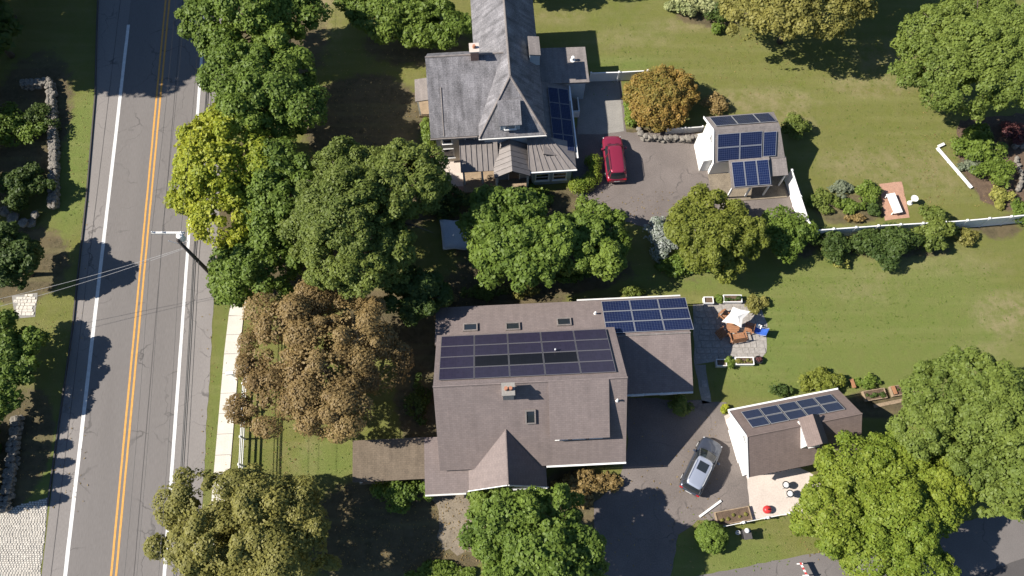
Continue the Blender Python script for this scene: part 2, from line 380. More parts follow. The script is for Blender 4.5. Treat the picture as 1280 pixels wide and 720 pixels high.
def sheet(name, px_pts, z, m, amp=.07, seed=1, step=.6, parent=None, world_pts=None, th=0.0, kind='structure'):
    """flat ground sheet; mesh kept in a frame turned by th so that its texture runs along it"""
    pts = world_pts or [W(*p) for p in px_pts]
    pts = rough_edge(pts, step, amp, seed) if amp else [Vector(p) for p in pts]
    c = Vector((sum(p.x for p in pts)/len(pts), sum(p.y for p in pts)/len(pts), 0))
    rot = Matrix.Rotation(-th, 3, 'Z')
    q = [rot @ (Vector((p.x, p.y, 0)) - c) for p in pts]
    mb = MB(); mb.add([(p.x, p.y, 0) for p in q], [tuple(range(len(q)))])
    o = mb.build(name, m, None, kind=kind)
    o.location = (c.x, c.y, z); o.rotation_euler = (0, 0, th)
    if parent:
        bpy.context.view_layer.update(); o.parent = parent; o.matrix_parent_inverse = parent.matrix_world.inverted()
        if 'kind' in o: del o['kind']
    return o

# ---- the main road: drawn in its own frame (x across, y along); runs 4.8 degrees off the picture's upright
RT = R_(4.8)
rc = W(175, 360); rdir = Vector((-math.sin(RT), math.cos(RT), 0)); rnor = Vector((math.cos(RT), math.sin(RT), 0))
def across(px, py): return (W(px, py) - rc).dot(rnor)
def RW(a, b, z=0): return rc + rnor*a + rdir*b + Vector((0,0,z))
a_ll = (across(161,31)+across(81,720))/2; a_ct = (across(207,20)+across(143,720))/2; a_rl = (across(252,72)+across(213,615))/2
a_re = (across(268,400)+across(249,600))/2 + .1
a_le = across(91,400) - .05
Y0, Y1 = -60, 130
road = sheet('road', None, .012, M['asphalt'], 0, world_pts=[RW(a_ll-.05,Y0), RW(a_rl+.05,Y0), RW(a_rl+.05,Y1), RW(a_ll-.05,Y1)], th=RT)
sh_r = sheet('road_shoulder', None, .008, M['asphalt_shoulder'], .05, 3, world_pts=[RW(a_rl,Y0), RW(a_re,Y0), RW(a_re,Y1), RW(a_rl,Y1)], th=RT)
sh_l = sheet('road_shoulder', None, .008, M['asphalt_shoulder'], 0, 4, world_pts=[W(42,800), RW(a_ll,Y0+20), RW(a_ll,Y1-30), W(126,-60), W(122,40), W(120,120), W(109,250), W(93,400), W(72,550), W(52,720)], th=RT)
def line_strip(name, a, w, m, y0=Y0, y1=Y1):
    return sheet(name, None, .018, m, .008, 7, .9, road, [RW(a-w/2,y0), RW(a+w/2,y0), RW(a+w/2,y1), RW(a-w/2,y1)], RT)
bl = (W(161,31)-rc).dot(rdir)
line_strip('edge_line', a_ll, .3, M['paint_white'], Y0, bl)
line_strip('edge_line', a_rl, .27, M['paint_white'])
line_strip('centre_line', a_ct-.19, .17, M['paint_yellow'])
line_strip('centre_line', a_ct+.19, .17, M['paint_yellow'])
line_strip('seam', a_ct+1.55, .05, M['asphalt_dark'])
line_strip('seam', a_ll-1.1, .04, M['asphalt_dark'])
# kerb on the far side, a real step
kp = [W(124,-20), W(122,40), W(120,120), W(109,250), W(100,330), W(92,410), W(72,550), W(61,632)]
k = MB()
for a, b in zip(kp[:-1], kp[1:]):
    d = (b-a).normalized(); nn = Vector((-d.y, d.x, 0))*-.11
    k.prism([a, b, b+nn, a+nn], [p+Vector((0,0,.13)) for p in (a, b, b+nn, a+nn)])
k.build('kerb', M['asphalt_dark'], kind='structure')

# ---- pavement on the near side, slab by slab
sw = [W(291,372), W(287,390), W(281,440), W(274,520), W(266,612), W(258,720), W(253,800)]
sw = [p + Vector((.62,0,0)) for p in sw]
walk = sheet('sidewalk', None, .02, M['concrete_grey'], 0, world_pts=[p+Vector((-.66,0,0)) for p in sw] + [p+Vector((.66,0,0)) for p in reversed(sw)])
ds = [0]
for a, b in zip(sw[:-1], sw[1:]): ds.append(ds[-1]+(b-a).length)
def swp(t):
    for i in range(len(sw)-1):
        if t <= ds[i+1] or i == len(sw)-2:
            return sw[i].lerp(sw[i+1], (t-ds[i])/(ds[i+1]-ds[i]))
t = .02; j = 0
while t + 1.7 < ds[-1]:
    a, b = swp(t), swp(t+1.66); d = (b-a).normalized(); nn = Vector((-d.y,d.x,0))*.64
    hz = .055 + .006*((j*37) % 5)/5
    q = MB().ext([a-nn, b-nn, b+nn, a+nn] if (b-a).cross(nn).z > 0 else [a+nn, b+nn, b-nn, a-nn], .0, hz)
    o = q.build('slab', M['concrete']); o.parent = walk; o.matrix_parent_inverse = Matrix.LocRotScale(walk.location, walk.rotation_euler, None).inverted()
    t += 1.7; j += 1

# ---- driveways, aprons, side street, patios
sheet('driveway', [(734,96),(776,100),(783,165),(868,166),(890,215),(1000,235),(1008,275),(960,282),(900,290),(830,288),(745,270),(716,240),(716,180),(722,150)], .012, M['asphalt_drive'], .1, 11)
sheet('concrete_pad', [(736,98),(774,102),(780,164),(752,168),(722,168),(722,120)], .02, M['concrete_grey'], .03, 12)
sheet('driveway', [(784,497),(866,500),(908,503),(906,520),(938,598),(936,632),(905,650),(872,650),(848,668),(838,720),(838,770),(742,770),(744,700),(742,628),(772,604),(784,560)], .012, M['asphalt_drive'], .1, 13)
sheet('street', [(640,790),(760,748),(880,718),(985,698),(1100,676),(1205,652),(1290,628),(1400,600),(1400,790)], .008, M['asphalt_street'], .06, 14, th=R_(11))
sheet('street_resurfacing', [(1100,760),(1208,722),(1290,695),(1400,660),(1400,790)], .016, M['asphalt_dark'], .05, 15, th=R_(11))
sheet('concrete_apron', [(905,520),(916,515),(940,590),(1000,585),(1030,600),(1015,640),(938,650),(934,600)], .02, M['concrete_pale'], .05, 16)
sheet('brick_terrace', [(1099,230),(1127,227),(1137,272),(1106,276)], .02, M['brickpave'], .03, 17)
sheet('flower_bed', [(1200,150),(1290,140),(1300,270),(1262,262),(1225,250),(1205,215),(1196,185)], .008, M['mulch'], .3, 18, step=.5)
sheet('flower_bed', [(536,196),(576,194),(600,232),(560,246),(530,232)], .016, M['brickpave'], .1, 19)
sheet('house_path', [(540,612),(590,618),(592,690),(552,690),(548,650)], .006, M['gravel'], .3, 20)
sheet('front_court', [(545,198),(578,196),(600,232),(555,234)], .022, M['concrete_pale'], .05, 21)

def pavers(name, px_pts, z, m, size, seed, base):
    """irregular rectangular flagstones clipped to a region of the ground, every stone an object"""
    pts = [W(*p) for p in px_pts]
    o0 = sheet(name, None, z, base, .05, seed, world_pts=pts)
    rg = random.Random(seed)
    def inside(x, y):
        c = False
        for i in range(len(pts)):
            a, b = pts[i], pts[i-1]
            if (a.y > y) != (b.y > y) and x < (b.x-a.x)*(y-a.y)/(b.y-a.y)+a.x: c = not c
        return c
    x0, x1 = min(p.x for p in pts), max(p.x for p in pts); y0, y1 = min(p.y for p in pts), max(p.y for p in pts)
    inv = Matrix.LocRotScale(o0.location, o0.rotation_euler, None).inverted()
    meshes = {}
    y = y0; row = 0
    while y < y1:
        h = size*rg.choice((.8, 1.0)); x = x0 - rg.random()*size
        while x < x1:
            w = size*rg.choice((.8, 1.1, 1.5))
            if all(inside(x+w*fx, y+h*fy) for fx in (.1,.9) for fy in (.1,.9)):
                key = (round(w,2), round(h,2), rg.randint(0,2))
                if key not in meshes:
                    q = MB(); e = .018; jx = [rg.uniform(-.012,.012) for _ in range(8)]
                    lo = [(-w/2+e+jx[0],-h/2+e,0),(w/2-e+jx[1],-h/2+e+jx[2],0),(w/2-e,h/2-e+jx[3],0),(-w/2+e+jx[4],h/2-e,0)]
                    q.prism(lo, [(a*.985,b*.985,.028+.012*key[2]) for a,b,_ in lo]); meshes[key] = q.mesh('flagstone', m)
                o = obj('flagstone', meshes[key], o0); o.matrix_parent_inverse = inv; o.location = (x+w/2, y+h/2, z+.001)
            x += w
        y += h; row += 1
    return o0
pavers('stone_patio', [(866,381),(886,378),(932,376),(951,384),(959,405),(958,440),(951,449),(900,456),(893,452),(868,456)], .012, M['slate'], .62, 31, M['slate'])
pavers('stone_path', [(868,456),(882,456),(889,503),(878,505)], .012, M['slate'], .6, 32, M['concrete_grey'])
pavers('paver_apron', [(15,370),(47,366),(44,396),(20,398)], .014, M['concrete'], .32, 33, M['concrete_grey'])

# pale cobbled drive across the road: thousands of setts far too small to pick apart
def cobbles():
    pts = [W(*p) for p in [(-60,650),(0,642),(22,632),(60,622),(57,660),(50,720),(45,780),(-60,780)]]
    sheet('cobbled_drive', None, .010, M['concrete_grey'], .06, 41, world_pts=pts)
    rg = random.Random(4); q = MB()
    x0, x1 = min(p.x for p in pts), max(p.x for p in pts); y0, y1 = min(p.y for p in pts), max(p.y for p in pts)
    y = y0; r = 0
    while y < y1:
        x = x0 + (r % 2)*.11
        while x < x1:
            c = False
            for i in range(len(pts)):
                a, b = pts[i], pts[i-1]
                if (a.y > y) != (b.y > y) and x < (b.x-a.x)*(y-a.y)/(b.y-a.y)+a.x: c = not c
            if c:
                w, h, z = .095*rg.uniform(.7,1.08), .065*rg.uniform(.75,1.1), .025+rg.uniform(0,.035); x += rg.uniform(-.02,.02)
                q.add([(x-w,y-h,.005),(x+w,y-h,.005),(x+w,y+h,.005),(x-w,y+h,.005),(x-w*.75,y-h*.7,z),(x+w*.75,y-h*.7,z),(x+w*.75,y+h*.7,z),(x-w*.75,y+h*.7,z)],
                      [(4,5,6,7),(0,1,5,4),(1,2,6,5),(2,3,7,6),(3,0,4,7)])
            x += .22
        y += .15; r += 1
    o = q.build('cobblestones', M['concrete'], kind='stuff')
    o['label'] = 'pale stone setts paving the drive across the road'; o['category'] = 'cobbles'
cobbles()

# ------------------------------------------------------------------ buildings
class House:
    """a building drawn in its own frame: u along the ridge, v towards the back, turned by th degrees"""
    def __init__(s, name, label, u0, v0, th, cat='house'):
        s.u0, s.v0, s.th = u0, v0, R_(th); c, n = math.cos(s.th), math.sin(s.th)
        s.o = thing(name, label, cat, (c*u0 - n*v0, n*u0 + c*v0, 0), s.th)
        s.c, s.n = c, n
    def p(s, u, v, z): return Vector((u - s.u0, v - s.v0, z))
    def px(s, x, y, z):                      # photo pixel at height z -> own frame
        w = W(x, y, z); return Vector((s.c*w.x + s.n*w.y - s.u0, -s.n*w.x + s.c*w.y - s.v0, z))
    def box(s, name, m, u0, u1, v0, v1, z0, z1, parent=None, bevel=0):
        return MB().box(u0-s.u0, u1-s.u0, v0-s.v0, v1-s.v0, z0, z1).build(name, m, parent or s.o, bevel=bevel)
    def slab(s, name, m, pts, t=.16, parent=None):
        """roof plane as a slab whose texture lies in its own plane: x along the eave, y up the slope"""
        P = [s.p(*q) for q in pts]
        X = (P[1]-P[0]).normalized(); N = X.cross(P[2]-P[1]).normalized()
        if N.z < 0: N = -N
        Y = N.cross(X); o0 = P[0]
        q = [((p-o0).dot(X), (p-o0).dot(Y), 0) for p in P]
        mb = MB(); mb.prism([(a,b,-t) for a,b,_ in q], q)
        o = mb.build(name, m, parent or s.o)
        mtx = Matrix((X, Y, N)).transposed().to_4x4(); mtx.translation = o0
        if parent: mtx = parent.matrix_basis.inverted() @ mtx
        o.matrix_basis = mtx
        return o
    def walls(s, name, m, prof, u0, u1, parent=None):
        """prism of a gable profile [(v,z)...] run along u"""
        lo = [s.p(u0, v, z) for v, z in prof]; hi = [s.p(u1, v, z) for v, z in prof]
        return MB().prism(lo, hi).build(name, m, parent or s.o)
    def window(s, c, face, w=.9, h=1.3, frame='white', kind='window'):
        """window on a wall: face is 'S','N','E' or 'W'; frame, pane and sill"""
        u, v, z = c
        du, dv = {'S':(0,-1),'N':(0,1),'E':(1,0),'W':(-1,0)}[face]
        P = s.p(u, v, z); n = Vector((du, dv, 0)); t = Vector((-dv, du, 0)); up = Vector((0,0,1))
        f = MB()
        for sx in (-1, 1): f.obox(P + t*(sx*(w/2)) + n*.02, t, n, up, .05, .05, h/2+.05)
        for sz in (-1, 1): f.obox(P + up*(sz*h/2) + n*.022, t, n, up, w/2-.05, .05, .05)
        if kind == 'window': f.obox(P + n*.02, t, n, up, w/2-.05, .03, .02)
        wo = f.build(kind, M[frame], s.o)
        MB().obox(P + n*.012, t, n, up, w/2-.05, .012, h/2-.05).build('pane' if kind == 'window' else 'door_leaf', M['glass'] if kind == 'window' else M['white_dirty' if 'garage' in s.o.name else 'siding_brown'], wo)
        if kind == 'window': MB().obox(P - up*(h/2+.085) + n*.06, t, n, up, w/2+.1, .08, .03).build('sill', M[frame], wo)
        else: MB().obox(P + t*(w/2-.14) + n*.06, t, n, up, .03, .04, .03).build('handle', M['galv'], wo)
        return wo
    def panels(s, O, Xd, Yd, cols, rows, m, frame, gap=.035, lift=.12, skip=(), alt=None, altm=None, up=False):
        """solar panels on a roof plane: O lower corner, Xd/Yd unit directions in the plane, cols/rows sizes"""
        O, Xd, Yd = Vector(O), Vector(Xd).normalized(), Vector(Yd).normalized(); N = Xd.cross(Yd).normalized()
        if N.z < 0: N = -N
        cache = {}
        y = 0
        for r, h in enumerate(rows):
            x = 0
            for c, w in enumerate(cols):
                if (r, c) not in skip:
                    mm = altm if alt and (r, c) in alt else m
                    key = (round(w,3), round(h,3), mm.name)
                    if key not in cache:
                        a, b = w/2-gap/2, h/2-gap/2; e = .035
                        g = MB().box(-a+e, a-e, -b+e, b-e, -.02, .012).mesh('solar_panel', mm)
                        f = MB()
                        for k_ in (-1, 1):
                            f.box(-a, a, k_*b-(e if k_ > 0 else 0), k_*b+(e if k_ < 0 else 0), -.025, .02)
                            f.box(k_*a-(e if k_ > 0 else 0), k_*a+(e if k_ < 0 else 0), -b+e, b-e, -.025, .02)
                        cache[key] = (g, f.mesh('panel_frame', frame))
                    g, f = cache[key]
                    o = obj('solar_panel', g, s.o)
                    mtx = Matrix((Xd, Yd, N)).transposed().to_4x4(); mtx.translation = O + Xd*(x+w/2) + Yd*(y+h/2) + N*lift
                    o.matrix_basis = mtx
                    obj('panel_frame', f, o)
                x += w
            y += h
    def skylight(s, c, Xd, Yd, w, h):
        c, Xd, Yd = Vector(c), Vector(Xd).normalized(), Vector(Yd).normalized(); N = Xd.cross(Yd).normalized()
        f = MB()
        for k_ in (-1, 1):
            f.obox(c + Yd*(k_*(h/2+.04)) + N*.05, Xd, Yd, N, w/2+.09, .05, .1); f.obox(c + Xd*(k_*(w/2+.04)) + N*.05, Xd, Yd, N, .05, h/2-.01, .1)
        o = f.build('skylight', M['roof_tan'], s.o)
        MB().obox(c + N*.09, Xd, Yd, N, w/2-.01, h/2-.01, .015).build('pane', M['glass'], o)
    def vent(s, c, r=.07, h=.5, m='white'):
        MB().lathe([(r*1.9,0),(r*1.9,.03),(r,.05),(r,h),(r*1.25,h),(r*1.25,h+.08),(r*.4,h+.12)], c, 10).build('vent_pipe', M[m], s.o, smooth=False)

def gutter(H, name, a, b, parent=None, m='white'):
    MB().bar(H.p(*a), H.p(*b), .13, .13).build(name, M[m], H.o)

# ---------------- the brown-roofed house (south)
HS = House('brown_roof_house', 'large house with brown shingle roofs and rows of dark solar panels', 2, 13, 2.8)
rb = M['roof_brown']
mw = HS.walls('wall', M['siding_brown'], [(8.4,0),(18.1,0),(18.1,4.35),(13.4,7.85),(8.4,3.35)], -4.8, 8.8)
RN = HS.slab('roof', rb, [(-5.1,18.5,4.4),(9.1,18.5,4.4),(9.1,13.4,8.2),(-5.1,13.4,8.2)])
RS = HS.slab('roof', rb, [(-5.1,8.0,3.4),(9.1,8.0,3.4),(9.1,13.4,8.2),(-5.1,13.4,8.2)])
MB().tube([HS.p(-5.12,13.4,8.19), HS.p(9.12,13.4,8.19)], .085, 6).build('ridge_cap', rb, HS.o)
# shed dormer over the right of the front slope
dm = MB()
dm.prism([HS.p(3.45,9.75,4.6), HS.p(7.6,9.75,4.6), HS.p(7.6,13.1,7.6), HS.p(3.45,13.1,7.6)], [HS.p(3.45,9.75,5.78), HS.p(7.6,9.75,5.78), HS.p(7.6,13.1,7.9), HS.p(3.45,13.1,7.9)])
dmo = dm.build('dormer', M['siding_brown'], HS.o)
HS.slab('roof', rb, [(3.3,9.52,5.74),(7.74,9.52,5.74),(7.74,13.35,8.24),(3.3,13.35,8.24)], .14)
for u in (4.2, 5.5, 6.8): HS.window((u, 9.73, 5.32), 'S', .8, .55)
# front cross gable
HS.walls('gable_wall', M['siding_cream'], [(6.95,0),(9.6,0),(9.6,3.0),(6.95,3.0)], -2.55, 2.5)
gm = MB().prism([HS.p(-2.55,6.95,3.0), HS.p(2.5,6.95,3.0), HS.p(.0,6.95,5.3)], [HS.p(-2.55,10.2,3.0), HS.p(2.5,10.2,3.0), HS.p(.0,10.2,5.3)]); gm.build('gable_wall', M['siding_cream'], HS.o)
HS.slab('roof', rb, [(-2.95,6.5,2.98),(-2.95,8.0,2.98),(.04,10.95,5.6),(.04,6.5,5.6)][::-1] if False else [(-2.95,9.8,2.98),(-2.95,6.5,2.98),(.04,6.5,5.62),(.04,10.62,5.62)])
HS.slab('roof', rb, [(3.0,6.5,2.98),(3.0,9.8,2.98),(.04,10.62,5.62),(.04,6.5,5.62)])
MB().tube([HS.p(.04,6.48,5.62), HS.p(.04,10.5,5.62)], .07, 6).build('ridge_cap', rb, HS.o)
for a, b in (((-2.98,6.44,2.9),(.04,6.44,5.54)), ((3.03,6.44,2.9),(.04,6.44,5.54))): MB().bar(HS.p(*a), HS.p(*b), .06, .24).build('fascia', M['white'], HS.o)
gutter(HS, 'gutter', (3.03,7.93,3.3), (9.12,7.93,3.3)); gutter(HS, 'gutter', (-1.2,6.42,2.85), (3.0,6.42,2.85))
HS.window((-1.1,6.94,1.6), 'S', 1.0, 1.4); HS.window((1.1,6.94,1.6), 'S', 1.0, 1.4); HS.window((0,6.94,4.0), 'S', .7, .8)
HS.window((4.6,8.39,1.6), 'S'); HS.window((7.4,8.39,1.6), 'S'); HS.window((6.0,8.39,1.05), 'S', .95, 2.05, kind='door')
HS.window((8.81,10.4,1.7), 'E'); HS.window((8.81,12.2,5.2), 'E'); HS.window((8.81,15.0,5.2), 'E')
# low roofs at the front left corner and the covered porch beyond
HS.slab('porch_roof', rb, [(-6.32,6.38,2.62),(-2.75,6.38,2.62),(-2.75,8.3,3.0),(-6.32,8.3,3.0)], .2)
HS.slab('porch_roof', rb, [(-6.32,8.3,3.0),(-4.7,8.3,3.0),(-4.7,10.65,3.08),(-6.32,10.65,3.08)], .2)
HS.slab('porch_roof', M['roof_olive'], [(-11.9,7.58,2.56),(-6.3,7.58,2.56),(-6.3,10.72,2.86),(-11.9,10.72,2.86)], .2)
gutter(HS, 'gutter', (-6.33,6.32,2.5), (-3.2,6.32,2.5), m='white_dirty')
for u in (-11.6,-9.1,-6.6):
    for v in (7.85,10.45): HS.box('porch_post', M['white_dirty'], u-.08, u+.08, v-.08, v+.08, 0, 2.4)
for u in (-6.1,-3.1): HS.box('porch_post', M['white_dirty'], u-.08, u+.08, 6.6, 6.76, 0, 2.42)
HS.box('porch_floor', M['wood_grey'], -11.8, -4.8, 7.7, 10.6, 0, .25)
# rear wing
HS.walls('wing_wall', M['siding_brown'], [(13.75,0),(21.1,0),(21.1,2.42),(17.85,3.8),(13.75,2.42)], -5.0, 14.85)
HS.slab('wing_roof', rb, [(-5.3,21.5,2.5),(15.22,21.5,2.5),(15.22,17.85,4.02),(-5.3,17.85,4.02)])
HS.slab('wing_roof', rb, [(8.7,13.42,2.46),(15.22,13.42,2.46),(15.22,17.85,4.02),(8.7,17.85,4.02)])
MB().tube([HS.p(9.0,17.85,4.02), HS.p(15.24,17.85,4.02)], .08, 6).build('ridge_cap', M['roof_tan'], HS.o)
gutter(HS, 'gutter', (9.3,13.34,2.38), (15.2,13.34,2.38), m='white_dirty'); gutter(HS, 'gutter', (6.5,21.6,2.44), (15.2,21.6,2.44), m='white_dirty')
HS.window((11,13.74,1.4), 'S'); HS.window((13.4,13.74,1.4), 'S'); HS.window((14.86,16,1.6), 'E'); HS.window((14.86,18.5,1.05), 'E', .95, 2.05, kind='door')
# chimney with cap and two pots
ch = HS.box('chimney', M['render'], -.05, .75, 12.35, 13.15, 6.9, 8.95)
HS.box('chimney_cap', M['concrete_grey'], -.13, .83, 12.27, 13.23, 8.95, 9.08, ch)
MB().lathe([(.13,0),(.15,.1),(.11,.35),(.13,.4)], HS.p(.2,12.75,9.08), 10).build('chimney_pot', M['terracotta'], ch)
MB().lathe([(.13,0),(.15,.1),(.11,.3),(.13,.34)], HS.p(.52,12.75,9.08), 10).build('chimney_pot', M['terracotta'], ch)
# skylights and vents
nS = Vector((0,5.4,4.8)).normalized(); nN = Vector((0,-5.1,3.8)).normalized(); nW = Vector((0,-3.65,1.52)).normalized()
def on(v, v0, z0, sl): return z0 + (v - v0)*sl
q = HS.px(663,521,6.1); HS.skylight((q.x, q.y, on(q.y+HS.v0, 8.0, 3.4, 4.8/5.4)), (1,0,0), nS, .6, 1.0)
for x, y in ((588,410),(641,409),(705,403)):
    q = HS.px(x, y, 3.4); HS.skylight((q.x, q.y, on(q.y+HS.v0, 21.5, 2.5, -1.52/3.65)), (-1,0,0), nW, 1.0, .62)
q = HS.px(770,503,6.4); HS.vent((q.x, q.y, on(q.y+HS.v0, 8.0, 3.4, 4.8/5.4)), .06, .35)
q = HS.px(744,392,3.1); HS.vent((q.x, q.y, on(q.y+HS.v0, 21.5, 2.5, -1.52/3.65)), .07, .3)
q = HS.px(694,438,6.2); HS.vent((q.x, q.y, on(q.y+HS.v0, 18.5, 4.4, -3.8/5.1)), .06, .4, 'galv')
# solar: four rows of five on the back slope (three black ones), nine blue ones on the wing
slN = math.hypot(5.1, 3.8)
HS.panels(HS.p(-4.72,18.2,on(18.2,18.5,4.4,-3.8/5.1)), (1,0,0), nN, [2.62]*5, [1.36]*4, M['solar_dark'], M['alu_dark'], alt={(2,1),(2,2),(2,3)}, altm=M['solar_black'])
q0 = HS.px(751,377,2.75); 
HS.panels(Vector((q0.x+.02, 21.28-HS.v0, on(21.28,21.5,2.5,-1.52/3.65))), (1,0,0), nW, [2.36]*3, [1.17]*3, M['solar_blue'], M['alu'])

# ---------------- the grey-roofed house (north)
HN = House('grey_roof_house', 'tall house with weathered grey roofs, seamed porch roof and blue siding', 2.6, 42, 4)
rg_ = M['roof_grey']
HN.walls('wall', M['siding_blue'], [(36.5,0),(50.7,0),(50.7,5.1),(36.5,5.1)], .1, 5.2)
MB().prism([HN.p(.1,50.7,5.1),HN.p(5.2,50.7,5.1),HN.p(2.65,50.7,7.6)],[HN.p(.1,40.6,5.1),HN.p(5.2,40.6,5.1),HN.p(2.65,40.6,7.6)]).build('wall', M['siding_blue'], HN.o)
EV, RV = 5.15, 8.0
HN.slab('roof', rg_, [(-.35,51.1,EV),(-.35,36.0,EV),(2.65,40.2,RV),(2.65,51.1,RV)])
HN.slab('roof', rg_, [(5.5,36.0,EV),(5.5,51.1,EV),(2.65,51.1,RV),(2.65,40.2,RV)])
HN.slab('roof', rg_, [(-.35,36.0,EV),(5.5,36.0,EV),(2.65,40.2,RV)])
for a, b in (((2.65,40.2,RV),(2.65,51.1,RV)),((2.65,40.2,RV),(-.35,36.0,EV)),((2.65,40.2,RV),(5.5,36.0,EV))):
    MB().tube([HN.p(*a)+Vector((0,0,.01)), HN.p(*b)+Vector((0,0,.01))], .1, 6).build('ridge_cap', M['roof_tan'], HN.o)
# west wing
HN.walls('wall', M['siding_cream'], [(36.9,0),(45.2,0),(45.2,4.9),(43.0,7.25),(36.9,4.9)], -4.2, 1.6)
HN.slab('roof', rg_, [(-4.58,36.5,4.85),(.3,36.5,4.85),(2.5,43.0,7.55),(-4.58,43.0,7.55)])
HN.slab('roof', rg_, [(1.6,45.5,4.85),(-4.58,45.5,4.85),(-4.58,43.0,7.55),(2.4,43.0,7.55)])
MB().tube([HN.p(-4.6,43.0,7.55), HN.p(2.4,43.0,7.55)], .09, 6).build('ridge_cap', M['roof_tan'], HN.o)
MB().tube([HN.p(-3.4,36.6,4.9), HN.p(-3.4,40.5,6.55)], .05, 6).build('vent_run', M['roof_tan'], HN.o)
ch = HN.box('chimney', M['brick'], -.62, .08, 42.5, 43.3, 6.6, 8.5)
HN.box('chimney_cap', M['concrete_pale'], -.7, .16, 42.42, 43.38, 8.5, 8.62, ch)
MB().lathe([(.14,0),(.16,.08),(.12,.3)], HN.p(-.27,42.9,8.62), 10).build('chimney_pot', M['terracotta'], ch)
# little shed dormer on the hip and the blue pediment below it
dq = HN.px(637,145,6.6)
dd = MB().prism([dq+Vector((-.85,-.75,-1.0)),dq+Vector((.85,-.75,-1.0)),dq+Vector((.85,1.2,-.4)),dq+Vector((-.85,1.2,-.4))],[dq+Vector((-.85,-.75,.0)),dq+Vector((.85,-.75,.0)),dq+Vector((.85,1.2,.42)),dq+Vector((-.85,1.2,.42))]).build('dormer', M['siding_blue'], HN.o)
HN.slab('roof', rg_, [(dq.x-.98+2.6,dq.y-.95+42,6.62),(dq.x+.98+2.6,dq.y-.95+42,6.62),(dq.x+.98+2.6,dq.y+1.3+42,7.1),(dq.x-.98+2.6,dq.y+1.3+42,7.1)], .1)
HN.window((dq.x+2.6,dq.y-.76+42,6.1),'S',.9,.5)
MB().bar(HN.p(-.4,35.95,5.02), HN.p(5.55,35.95,5.02), .12, .12).build('cornice', M['white_dirty'], HN.o)
MB().bar(HN.p(-4.62,36.45,4.72), HN.p(-.5,36.45,4.72), .14, .12).build('cornice', M['roof_tan'], HN.o)
# small chimney-like dormer on the dark east slope
e0 = HN.px(669,76,6.6)
HN.slab('roof', M['roof_tan'], [(4.55,43.0,7.1),(5.55,43.0,6.95),(5.55,45.0,6.95),(4.55,45.0,7.1)], .12)
HN.box('dormer', M['siding_blue'], 4.6, 5.5, 43.1, 44.9, 5.4, 6.86)
# east lean-to under solar panels, and the flat-roofed back room
HN.walls('wall', M['siding_blue'], [(34.6,0),(46.4,0),(46.4,2.6),(34.6,2.6)], 5.25, 7.9)
HN.slab('lean_to_roof', M['roof_tan'], [(8.3,34.9,2.75),(8.3,42.6,2.75),(5.25,42.6,3.75),(5.25,34.9,3.75)], .16)
HN.slab('lean_to_roof', M['roof_tan'], [(5.25,42.61,3.3),(10.2,42.61,3.1),(10.2,46.6,3.1),(5.25,46.6,3.3)], .18)
HN.walls('wall', M['siding_blue'], [(42.9,0),(46.3,0),(46.3,2.9),(42.9,2.9)], 7.9, 9.9)
nC = Vector((-3.05,0,1.0)).normalized()
HN.panels(HN.p(8.12,35.4,2.82), (0,1,0), nC, [1.66]*4, [1.02]*2, M['solar_blue'], M['alu_dark'])
v0 = HN.px(716,74,3.3); HN.vent((v0.x, v0.y, 3.14), .13, .4)
HN.window((9.92,44.6,1.6),'E'); HN.window((6.2,34.58,1.5),'S',1.4,1.2)
MB().bar(HN.p(8.35,34.85,2.72), HN.p(8.35,42.6,2.72), .12, .12).build('gutter', M['white'], HN.o)
MB().bar(HN.p(8.35,42.3,2.7), HN.p(8.2,40.9,2.72), .12, .12).build('downpipe', M['white'], HN.o)
HN.box('step_rail', M['white'], 9.2, 9.3, 40.9, 42.5, 0, 1.0); HN.box('step_rail', M['white'], 8.3, 9.2, 40.9, 41.0, 0.0, 1.0)
HN.box('back_step', M['concrete_grey'], 8.0, 9.2, 41.05, 42.7, 0, .4)
# south porch: seamed metal roof in two wings with a small gable between them
mr_ = M['metal_roof']
def seamed(pts, n, skip_ends=False):
    o = HN.slab('porch_roof', mr_, pts, .12)
    P = [HN.p(*q) for q in pts]
    for i in range(n+1):
        t = i/n
        a = P[0].lerp(P[1], t); b = P[3].lerp(P[2], t)
        MB().bar(a+Vector((0,0,.03)), b+Vector((0,0,.03)), .045, .07).build('roof_seam', mr_, HN.o)
    return o
seamed([(-2.15,34.05,2.85),(1.2,34.05,2.85),(1.2,36.88,3.75),(-2.15,36.88,3.75)], 7)
seamed([(3.9,33.7,2.85),(8.1,33.7,2.85),(5.9,36.45,3.95),(3.9,36.45,3.95)], 7)
HN.slab('porch_roof', mr_, [(8.1,33.7,2.85),(8.1,36.45,2.87),(5.9,36.46,3.95)], .12)
HN.slab('porch_roof', mr_, [(.75,36.9,2.95),(.75,33.25,2.95),(2.35,33.25,4.0),(2.35,36.9,4.0)], .12)
HN.slab('porch_roof', mr_, [(3.95,33.25,2.95),(3.95,36.9,2.95),(2.35,36.9,4.0),(2.35,33.25,4.0)], .12)
for i in range(1,7):
    v = 33.25 + i*.52
    for s_, e_ in ((.75,2.35),(3.95,2.35)): MB().bar(HN.p(s_,v,2.98), HN.p(e_,v,4.03), .04, .06).build('roof_seam', mr_, HN.o)
HN.walls('porch_wall', M['siding_blue'], [(33.9,0),(36.4,0),(36.4,2.68),(33.9,2.68)], 4.2, 7.75)
HN.walls('porch_wall', M['siding_blue'], [(34.5,0),(36.6,0),(36.6,2.66),(34.5,2.66)], 1.1, 4.19)
MB().bar(HN.p(3.95,33.62,2.76), HN.p(8.15,33.62,2.76), .12, .14).build('gutter', M['white'], HN.o)
